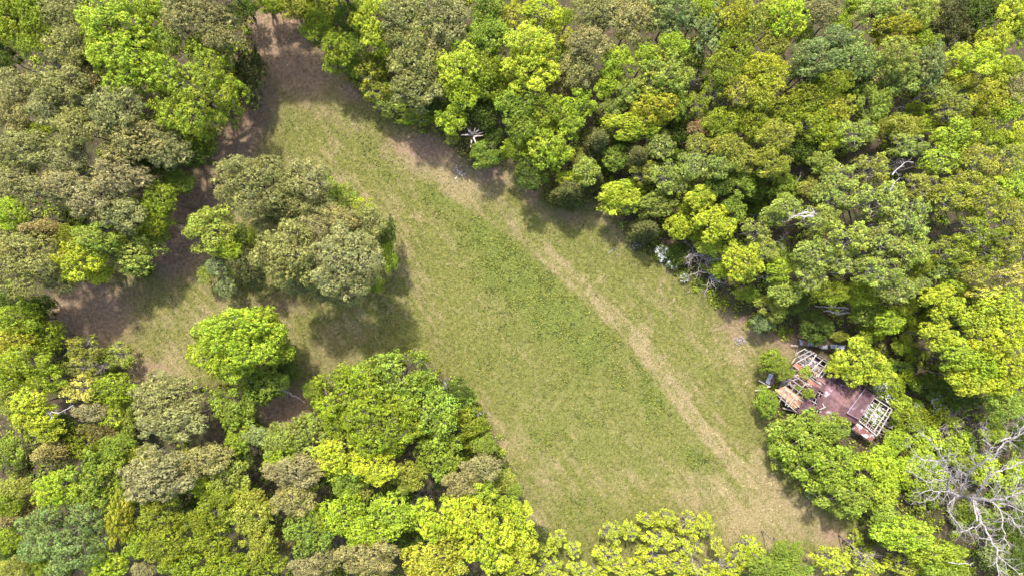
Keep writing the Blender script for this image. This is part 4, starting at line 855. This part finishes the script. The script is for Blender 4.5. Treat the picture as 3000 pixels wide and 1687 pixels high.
# ------------------------------------------------------------------ the ruined house
def Z(x, y, h): return Vector(W(2180+x/3.916, 950+y/3.916, h))
M_RUST = rough_mat('rusty_tin', (.13, .070, .070), (.25, .150, .150), 1.6, (1, 1, 1), .6, (.46, .42, .45), .8, .60, use_obj=True, metal=.15)
M_ORUST = rough_mat('orange_rust', (.20, .075, .045), (.32, .15, .10), 1.6, rough=.7, c3=(.42, .36, .34), s3=1.1, t3=.6, use_obj=True)
M_GALV = rough_mat('grey_tin', (.30, .32, .36), (.48, .50, .54), 1.5, rough=.5, c3=(.26, .14, .11), s3=.9, t3=.58, use_obj=True, metal=.2)
M_WHITE = rough_mat('flaking_white_tin', (.52, .47, .48), (.70, .66, .67), 2.0, rough=.6, c3=(.26, .12, .10), s3=1.2, t3=.5)
M_GREYW = rough_mat('weathered_timber', (.29, .255, .235), (.52, .47, .44), 3, (1, 1, 1), .85, use_obj=True)
M_FLOOR = rough_mat('orange_boards', (.36, .20, .11), (.60, .40, .24), 2.2, rough=.85, c3=(.62, .52, .42), s3=1.8, t3=.56, use_obj=True)
M_DARKW = rough_mat('rotten_wood', (.06, .045, .04), (.14, .105, .09), 3)
M_BRICK = rough_mat('red_brick', (.34, .10, .06), (.48, .17, .10), 5, use_obj=True)
hb = Z(800, 780, 0)
house = empty('ruined_house', tuple(hb), 'collapsed wooden house with rusty purple-brown tin roof and bare rafters', 'ruin')
hr = random.Random(21)
def hpart(mb, name, mat, parent=house, col=None):
    me = mb.mesh(name, mat); o = link(bpy.data.objects.new(name, me)); o.parent = parent; o.location = -Vector(house.location)
    if parent is not house: o.location = (0, 0, 0)
    if col: o.color = (*col, 1)
    return o
def hbeam(name, a, b, w=.10, h=.12, mat=M_GREYW, roll=0, parent=house):
    w *= .82
    v = hr.uniform(.8, 1.15)
    return hpart(MB().beam(a, b, w, h, roll), name, mat, parent, (v, v*hr.uniform(.95, 1.0), v*hr.uniform(.92, 1.0)))
def sheet(c00, c10, c11, c01, name='roof_sheet', mat=M_RUST, ribs=5, amp=.032, col=None, th=.02):
    """ribbed tin sheet; ribs run from edge 0 to edge 1 (c00->c01)"""
    mb = MB(); n = ribs*2; top = []; nrm = (c10-c00).cross(c01-c00).normalized()
    if nrm.z < 0: nrm = -nrm
    for layer in (0, 1):
        for j in (0, 1):
            for i in range(n+1):
                t = i/n; a = c00.lerp(c10, t); b = c01.lerp(c11, t); p = a.lerp(b, j) + nrm*(amp*(1 if i % 2 else -1) - layer*th)
                mb.v.append(tuple(p))
    s = n+1
    for i in range(n):
        mb.f.append((i, i+1, s+i+1, s+i)); mb.f.append((2*s+i, 3*s+i, 3*s+i+1, 2*s+i+1))
        mb.f.append((i, 2*s+i, 2*s+i+1, i+1)); mb.f.append((s+i, s+i+1, 3*s+i+1, 3*s+i))
    mb.f.append((0, s, 3*s, 2*s)); mb.f.append((n, 2*s+n, 3*s+n, s+n))
    if col is None:
        v = hr.uniform(.80, 1.22); col = (v*hr.uniform(.95, 1.08), v, v*hr.uniform(.95, 1.1))
    return hpart(mb, name, mat, house, col)

EAVE, RIDGE = 2.5, 3.7
# corner lines (zoomed picture pixels): NE eave, ridge and SW eave as functions along the length
def lerp2(a, b, t): return (a[0]+(b[0]-a[0])*t, a[1]+(b[1]-a[1])*t)
NE0, NE1 = (960, 455), (1390, 735); RG0, RG1 = (790, 690), (1215, 975); SW0, SW1 = (605, 1003), (1060, 1290)
def roofpt(s, t):
    """s along the house 0..1, t across 0 (NE eave) .. 1 (SW eave)"""
    ne = lerp2(NE0, NE1, s); rg = lerp2(RG0, RG1, s); sw = lerp2(SW0, SW1, s)
    if t < .5: p = lerp2(ne, rg, t*2); h = EAVE+(RIDGE-EAVE)*t*2
    else: p = lerp2(rg, sw, t*2-1); h = RIDGE+(EAVE-RIDGE)*(t*2-1)
    return Z(p[0], p[1], h)
cuts = [0, .26, .5, .76, 1.0]; ns = 12
for r in range(4):
    for i in range(ns):
        s0, s1 = i/ns, (i+1)/ns+.006; t0, t1 = cuts[r], cuts[r+1]
        if r == 0 and i < 2: continue
        if r == 2 and i in (2, 3): continue                     # holes along the lower slope
        if r == 3 and i == 4: continue
        dz = Vector((0, 0, .012+.034*((i+r) % 2)+(.03 if r in (1, 2) else 0)+hr.uniform(0, .012)))
        j = [Vector((hr.uniform(-.035, .035), hr.uniform(-.035, .035), hr.uniform(0, .02))) for _ in range(4)]
        if r == 2 and i == 4: j[0] += Vector((-.35, -.1, .05)); j[3] += Vector((-.1, .1, .1))
        v = hr.uniform(.68, 1.3); c_ = (v, v*hr.uniform(.9, 1.05), v*hr.uniform(.9, 1.12))
        if r == 0 and i in (4, 5, 6, 8): c_ = (.62, .66, .75)
        sheet(roofpt(s0, t0)+dz+j[0], roofpt(s1, t0)+dz+j[1], roofpt(s1, t1+.012)+dz+j[2], roofpt(s0, t1+.012)+dz+j[3], col=c_, mat=M_RUST)
# rafters under the tin, seen in the holes
for s in (.17, .24, .31, .38):
    hbeam('rafter', roofpt(s, .48)-Vector((0, 0, .12)), roofpt(s, .98)-Vector((0, 0, .12)), .09, .10)
for t in (.55, .66, .78, .9):
    hbeam('batten', roofpt(.1, t)-Vector((0, 0, .05)), roofpt(.45, t)-Vector((0, 0, .05)), .08, .04)
hbeam('ridge_board', roofpt(0, .5)-Vector((0, 0, .12)), roofpt(1, .5)-Vector((0, 0, .12)), .06, .16)
# a loose torn strip and pale sticks lying across the hole
sheet(Z(845, 800, 3.75), Z(905, 880, 3.7), Z(880, 965, 3.3), Z(835, 900, 3.4), ribs=3)
hbeam('loose_board', Z(865, 975, 3.35), Z(935, 945, 3.5), .16, .05); hbeam('loose_board', Z(900, 905, 3.55), Z(925, 955, 3.5), .12, .05); hbeam('loose_board', Z(735, 855, 3.2), Z(845, 915, 3.25), .12, .05)
# ridge flashing over the darker right hand roof
A, B_, C_, D_ = (1390, 735), (1510, 815), (1325, 1085), (1180, 1010)
for i in range(3):
    a0, a1 = lerp2(A, B_, i/3), lerp2(A, B_, (i+1)/3+.02); d0, d1 = lerp2(D_, C_, i/3), lerp2(D_, C_, (i+1)/3+.02)
    for k in range(2):
        p0, p1, q0, q1 = lerp2(a0, d0, k*.5), lerp2(a1, d1, k*.5), lerp2(a0, d0, k*.5+.52), lerp2(a1, d1, k*.5+.52)
        h0, h1 = 2.75+k*.5, 3.25+k*.5; z_ = .03*((i+k) % 2)+.12
        v = hr.uniform(.6, .8)
        sheet(Z(*p0, h0+z_), Z(*p1, h0+z_), Z(*q1, h1+z_), Z(*q0, h1+z_), col=(v, v*.95, v*1.05))
E_, F_ = (1285, 1140), (1130, 1085)
for i in range(3):
    a0, a1 = lerp2(D_, C_, i/3), lerp2(D_, C_, (i+1)/3+.02); d0, d1 = lerp2(F_, E_, i/3), lerp2(F_, E_, (i+1)/3+.02)
    sheet(Z(*a0, 3.82), Z(*a1, 3.82), Z(*d1, 3.3), Z(*d0, 3.3), col=(.85, .8, .82))
hpart(MB().beam(Z(1395, 728, 2.95), Z(1182, 1015, 4.0), .09, .03), 'flashing', M_GALV, col=(.75, .7, .75))
hpart(MB().beam(Z(1182, 1015, 4.0), Z(1322, 1088, 4.0), .12, .03), 'flashing', M_RUST)
# pale sheets at the lower right
q = [(1290, 1125), (1515, 1270), (1460, 1345), (1235, 1190)]
for i in range(4):
    a0, a1 = lerp2(q[0], q[1], i/4), lerp2(q[0], q[1], (i+1)/4+.02); d0, d1 = lerp2(q[3], q[2], i/4), lerp2(q[3], q[2], (i+1)/4+.02)
    z_ = .03*(i % 2)
    sheet(Z(*a0, 2.3+z_), Z(*a1, 2.3+z_), Z(*d1, 1.85+z_), Z(*d0, 1.85+z_), mat=M_WHITE, ribs=4)
# open frame at the right end
fr_ = [(1490, 840), (1697, 975), (1520, 1275), (1310, 1095)]
for a, b in zip(fr_, fr_[1:]+fr_[:1]): hbeam('wall_plate', Z(*a, 2.5), Z(*b, 2.5), .14, .14)
hbeam('wall_plate', Z(1660, 955, 2.62), Z(1490, 1225, 2.62), .14, .08)
for i in range(1, 7):
    t = i/7; a = lerp2(fr_[0], fr_[3], t); b = lerp2(fr_[1], fr_[2], t)
    e = (b[0]+(b[0]-a[0])*hr.uniform(.0, .12), b[1]+(b[1]-a[1])*hr.uniform(0, .12)); hbeam('purlin', Z(*a, 2.62+.02*(i % 2)), Z(*e, 2.62+.02*(i % 2)), .07, .06)
hbeam('rafter', Z(1520, 965, 2.75), Z(1395, 1150, 2.8), .09, .08); hbeam('rafter', Z(1520, 1062, 2.75), Z(1470, 1140, 2.6), .09, .08); hbeam('rafter', Z(1560, 890, 2.72), Z(1440, 1060, 2.75), .07, .07)
for i in range(10):
    t = i/10; a = lerp2((1318, 1108), (1515, 1250), t); hbeam('stud', Z(*a, 2.4), Z(a[0]+18, a[1]-26, 2.35), .05, .05)
for i in range(26):
    x, y = 1465+hr.uniform(-45, 45), 1180+hr.uniform(-45, 40); a = hr.uniform(0, 3.14)
    p = Z(x, y, .12+hr.uniform(0, .25)); d = Vector((math.cos(a), math.sin(a), hr.uniform(-.2, .2)))*.13
    hpart(MB().beam(p-d, p+d, .12, .09), 'brick', M_BRICK, house, (hr.uniform(.8, 1.2),)*3)
# left building: ridge, rafters, purlins, walls, floor
hbeam('ridge_board', Z(560, 470, 3.7), Z(880, 690, 3.7), .08, .16)
for a, b in (((765, 300), (612, 378)), ((806, 322), (590, 443)), ((826, 345), (740, 470)), ((902, 400), (765, 532)), ((958, 438), (845, 600)), ((968, 500), (880, 608)), ((700, 278), (600, 330))):
    hbeam('rafter', Z(*a, 2.75), Z(*b, 3.55), .11, .12)
for k in range(5):
    a = (715-k*32, 290+k*45); b = (965-k*28, 452+k*46); hbeam('purlin', Z(a[0], a[1], 2.62+k*.17), Z(b[0], b[1], 2.62+k*.17), .07, .05)
for a, b in (((640, 558), (455, 665)), ((668, 600), (508, 658)), ((737, 632), (605, 800)), ((605, 800), (500, 942)), ((472, 742), (405, 886)), ((510, 768), (474, 928)), ((585, 690), (540, 770))):
    hbeam('rafter', Z(*a, 3.3), Z(*b, 2.75), .11, .12)
for k in range(5):
    a = (575-k*38, 585+k*42); b = (845-k*50, 765+k*48); hbeam('purlin', Z(a[0], a[1], 3.35-k*.16), Z(b[0], b[1], 3.35-k*.16), .07, .05)
sheet(Z(555, 470, 3.72), Z(640, 540, 3.74), Z(690, 500, 3.6), Z(600, 440, 3.5), mat=M_ORUST); sheet(Z(640, 470, 3.5), Z(700, 520, 3.55), Z(690, 545, 3.75), Z(625, 500, 3.72), mat=M_ORUST)
sheet(Z(750, 612, 3.76), Z(850, 700, 3.76), Z(815, 735, 3.6), Z(725, 655, 3.6), mat=M_ORUST); sheet(Z(860, 640, 3.6), Z(940, 700, 3.6), Z(930, 620, 3.2), Z(890, 598, 3.2), col=(1.1, 1, 1))
# walls of upright boards (each board its own piece)
def wall(a, b, h0, h1, step=.24, skip=.0, mat=M_GREYW):
    A_, B2 = Z(*a, 0), Z(*b, 0); L_ = (B2-A_).length; d = (B2-A_)/L_; n = int(L_/step); w = MB()
    root_ = None
    for i in range(n):
        if hr.random() < skip: continue
        p = A_+d*(i+.5)*step; h = h0+(h1-h0)*i/n-abs(hr.gauss(0, .07))
        mb = MB().beam(p+Vector((0, 0, -.05)), p+Vector((hr.gauss(0, .02), hr.gauss(0, .02), h)), step*.9, .03, math.atan2(d.y, d.x)-math.pi/2 if False else 0)
        # board cross section aligned with the wall
        mb = MB(); nrm = Vector((-d.y, d.x, 0))*.02; e = d*step*.45; i0 = 0
        for z in (-.05, h):
            for (su, sn) in ((-1, -1), (1, -1), (1, 1), (-1, 1)): mb.v.append(tuple(p+e*su+nrm*sn*(1+.3*(i % 2))+Vector((0, 0, z))))
        for qd in ((3, 2, 1, 0), (4, 5, 6, 7), (0, 1, 5, 4), (1, 2, 6, 5), (2, 3, 7, 6), (3, 0, 4, 7)): mb.f.append(qd)
        v = hr.uniform(.55, .95); hpart(mb, 'wall_board', mat, house, (v, v*.97, v*.94))
wall((335, 770), (600, 1000), 2.3, 2.4, skip=.05); wall((600, 1000), (1060, 1290), 2.35, 2.35, .35); wall((690, 290), (955, 455), 2.4, 2.4, skip=.12)
wall((690, 290), (335, 770), 2.4, 2.4, .3, skip=.3); wall((955, 455), (1500, 815), 2.35, 2.35, .4); wall((1505, 840), (1690, 975), 2.3, 2.3, skip=.35); wall((1690, 975), (1520, 1270), 2.3, 2.2, skip=.3); wall((1520, 1270), (1310, 1120), 1.8, 1.8, skip=.25)
hbeam('wall_plate', Z(330, 765, 2.45), Z(600, 1003, 2.45), .12, .10); hbeam('wall_plate', Z(690, 280, 2.5), Z(960, 450, 2.5), .12, .10); hbeam('wall_plate', Z(620, 330, 2.45), Z(545, 450, 2.45), .10, .10)
# floor and ceiling boards
def floorfield(a, b, c, d, h, n, mat, name='floor_board', skip=.1, tilt=.03):
    for i in range(n):
        if hr.random() < skip: continue
        t = (i+.5)/n; p = lerp2(a, d, t); q_ = lerp2(b, c, t); s0 = hr.uniform(0, .08); s1 = hr.uniform(.9, 1)
        if hr.random() < .4: s1 = hr.uniform(.45, .8)
        P0 = Z(*lerp2(p, q_, s0), h+hr.uniform(0, tilt)); P1 = Z(*lerp2(p, q_, s1), h+hr.uniform(0, tilt)); v = hr.uniform(.7, 1.25)
        hpart(MB().beam(P0, P1, .17, .03), name, mat, house, (v, v*hr.uniform(.85, 1.05), v*hr.uniform(.8, 1.1)))
floorfield((340, 735), (600, 985), (700, 860), (470, 700), 2.1, 20, M_FLOOR, 'ceiling_board', .05)
floorfield((470, 640), (730, 850), (850, 700), (600, 470), .5, 24, M_FLOOR, 'floor_board', .15)
floorfield((600, 480), (860, 670), (950, 500), (690, 300), .5, 24, M_GREYW, 'floor_board', .3)
base_ = MB(); zz = [Z(340, 770, .3), Z(600, 1000, .3), Z(1060, 1285, .3), Z(1520, 1265, .3), Z(1690, 975, .3), Z(1500, 815, .3), Z(955, 460, .3), Z(690, 292, .3)]
base_.v = [tuple(p) for p in zz]+[(p.x, p.y, -.3) for p in zz]; base_.f = [tuple(range(8))]+[(i, (i+1) % 8, 8+(i+1) % 8, 8+i) for i in range(8)]
hpart(base_, 'floor', M_DARKW)
# debris inside: boards, tins, rags
for i in range(95):
    s = hr.random(); t = hr.random(); a = lerp2((420, 700), (700, 330), s); b = lerp2((640, 900), (930, 520), s); p = lerp2(a, b, t); an = hr.choice((.6, 2.2, hr.uniform(0, 3.14)))
    L_ = hr.uniform(.2, .9); P_ = Z(*p, hr.uniform(.7, 1.3)); d = Vector((math.cos(an), -math.sin(an), hr.uniform(-.25, .25)))*L_*.5
    v = hr.uniform(.7, 1.4); mt = hr.choice((M_GREYW, M_FLOOR, M_GREYW, M_ORUST, M_DARKW))
    hpart(MB().beam(P_-d, P_+d, hr.uniform(.06, .22), .03), 'fallen_board', mt, house, (v, v, v))
# things lying around the house
def loose(name, label, cat, parts, grp=None):
    root_ = None
    for (nm, mb, mt, cl) in parts:
        me = mb.mesh(nm, mt); o = link(bpy.data.objects.new(name, me)); tag(o, label, cat, grp); o.color = (*cl, 1)
        return o
def flat_sheet(pts, h, name, label, mat, col=(1, 1, 1), th=.02):
    P_ = [Z(x, y, h+dz) for (x, y, dz) in pts]; n = 8; mb = MB()
    for layer in (0, 1):
        for j in (0, 1):
            for i in range(n+1):
                t = i/n; a = P_[0].lerp(P_[1], t); b = P_[3].lerp(P_[2], t); p = a.lerp(b, j)+Vector((0, 0, (.02 if i % 2 else -.01)-layer*th)); mb.v.append(tuple(p))
    s = n+1
    for i in range(n):
        mb.f.append((i, i+1, s+i+1, s+i)); mb.f.append((2*s+i, 3*s+i, 3*s+i+1, 2*s+i+1)); mb.f.append((i, 2*s+i, 2*s+i+1, i+1)); mb.f.append((s+i, s+i+1, 3*s+i+1, 3*s+i))
    mb.f.append((0, s, 3*s, 2*s)); mb.f.append((n, 2*s+n, 3*s+n, s+n))
    return loose(name, label, 'metal sheet', [(name, mb, mat, col)])
flat_sheet([(635, 165, .1), (765, 215, .15), (745, 250, .1), (640, 235, .05)], .35, 'tin_sheet', 'grey tin sheet lying nearest the bare rafters, behind the house', M_GALV)
flat_sheet([(750, 205, .2), (865, 222, .1), (850, 262, .1), (740, 240, .1)], .45, 'tin_sheet', 'bluish tin sheet overlapping the others behind the house, second from the left', M_GALV, (.9, .95, 1.05))
flat_sheet([(850, 225, .1), (965, 232, .1), (955, 285, .05), (865, 275, .1)], .35, 'tin_sheet', 'pale tin sheet in the middle of the row behind the house', M_GALV, (1.25, 1.25, 1.3))
flat_sheet([(990, 228, .1), (1075, 232, .1), (1070, 280, .1), (1000, 275, .1)], .30, 'tin_sheet', 'tin sheet with the golden tree hanging over its end', M_GALV, (1.2, 1.2, 1.25))
flat_sheet([(1075, 236, .1), (1165, 240, .1), (1150, 280, .1), (1075, 285, .1)], .32, 'tin_sheet', 'rightmost tin sheet under the golden tree behind the house', M_GALV, (1.3, 1.3, 1.35))
flat_sheet([(600, 115, .0), (750, 140, .1), (745, 175, .1), (625, 150, .0)], .25, 'tin_sheet', 'red rusted tin sheet lying above the grey ones behind the house', M_ORUST)
flat_sheet([(290, 560, .2), (335, 575, .5), (290, 690, .5), (245, 665, .2)], .6, 'tin_sheet', 'bluish tin sheet leaning at the left corner of the house', M_GALV)
flat_sheet([(335, 580, .3), (350, 640, .2), (345, 690, .1), (300, 690, .3)], .7, 'tin_sheet', 'dark red tin sheet leaning at the left corner of the house', M_RUST)
flat_sheet([(420, 880, .3), (445, 960, .1), (420, 905, .1), (400, 870, .3)], .5, 'tin_sheet', 'narrow dark tin strip below the left wall', M_RUST)
for i, (a, b, w, lab) in enumerate((((165, 640), (300, 715), .16, 'long grey board sticking out at the left corner of the ruin, upper one'), ((190, 655), (270, 700), .12, 'short grey board beside the long one at the left corner of the ruin'), ((125, 757), (235, 745), .10, 'pale stick lying on the grass left of the ruin'),
                                    ((225, 725), (305, 708), .14, 'white board lying flat at the left corner of the ruin'), ((440, 955), (590, 1000), .16, 'grey board lying below the left wall of the ruin'), ((620, 240), (585, 360), .05, 'thin wire-like pole standing off the upper left wall'),
                                    ((540, 240), (620, 245), .12, 'brown board above the bare rafters of the ruin'))):
    mb = MB().beam(Z(*a, .5), Z(*b, .7), w, .05); loose('loose_plank', lab, 'board', [('loose_plank', mb, M_GREYW, (1.1, 1.08, 1.05))])
# rubble heap, stones and pinkish chips in the clearing
mb_root = empty('rubble_heap', tuple(W(2167, 997, 0)), 'small heap of grey rubble at the clearing edge above the ruined house', 'rubble')
M_STONE = rough_mat('grey_stone', (.17, .15, .14), (.30, .27, .26), 4)
for i in range(46):
    a = hr.uniform(0, 6.28); q_ = hr.random()**.6*.85; c0 = W(2167, 997, 0)
    MB().rock((c0[0]+math.cos(a)*q_, c0[1]+math.sin(a)*q_*.7, .08+.15*(1-q_)), hr.uniform(.05, .13), hr).obj('stone', M_STONE, mb_root)
for i, (x, y, lab) in enumerate(((1348, 503, 'pale broken stump beside the bare patch below the snag, topmost'), (1336, 494, 'pale broken stump beside the bare patch below the snag, lower one'))):
    limb_thing([([(0, 0, .05), (14, 12, .25)], .07, .04), ([(0, 0, .05), (-10, 14, .2)], .05, .03), ([(2, 0, .05), (16, -8, .2)], .05, .02)], x, y, 1.0, lab, 'broken_stump', 'stump', M_DEAD, 60+i, 1, .6)
M_PSTONE = rough_mat('white_stone', (.42, .34, .28), (.58, .50, .42), 4)
root_ = empty('stone_scatter', tuple(W(1347, 508, 0)), 'scatter of white stones on the dirt track below the snag', 'stones')
for i in range(26):
    c0 = W(1347+hr.gauss(0, 9), 508+hr.gauss(0, 12), 0); MB().rock((c0[0], c0[1], .06), hr.uniform(.04, .13), hr).obj('stone', M_PSTONE, root_)
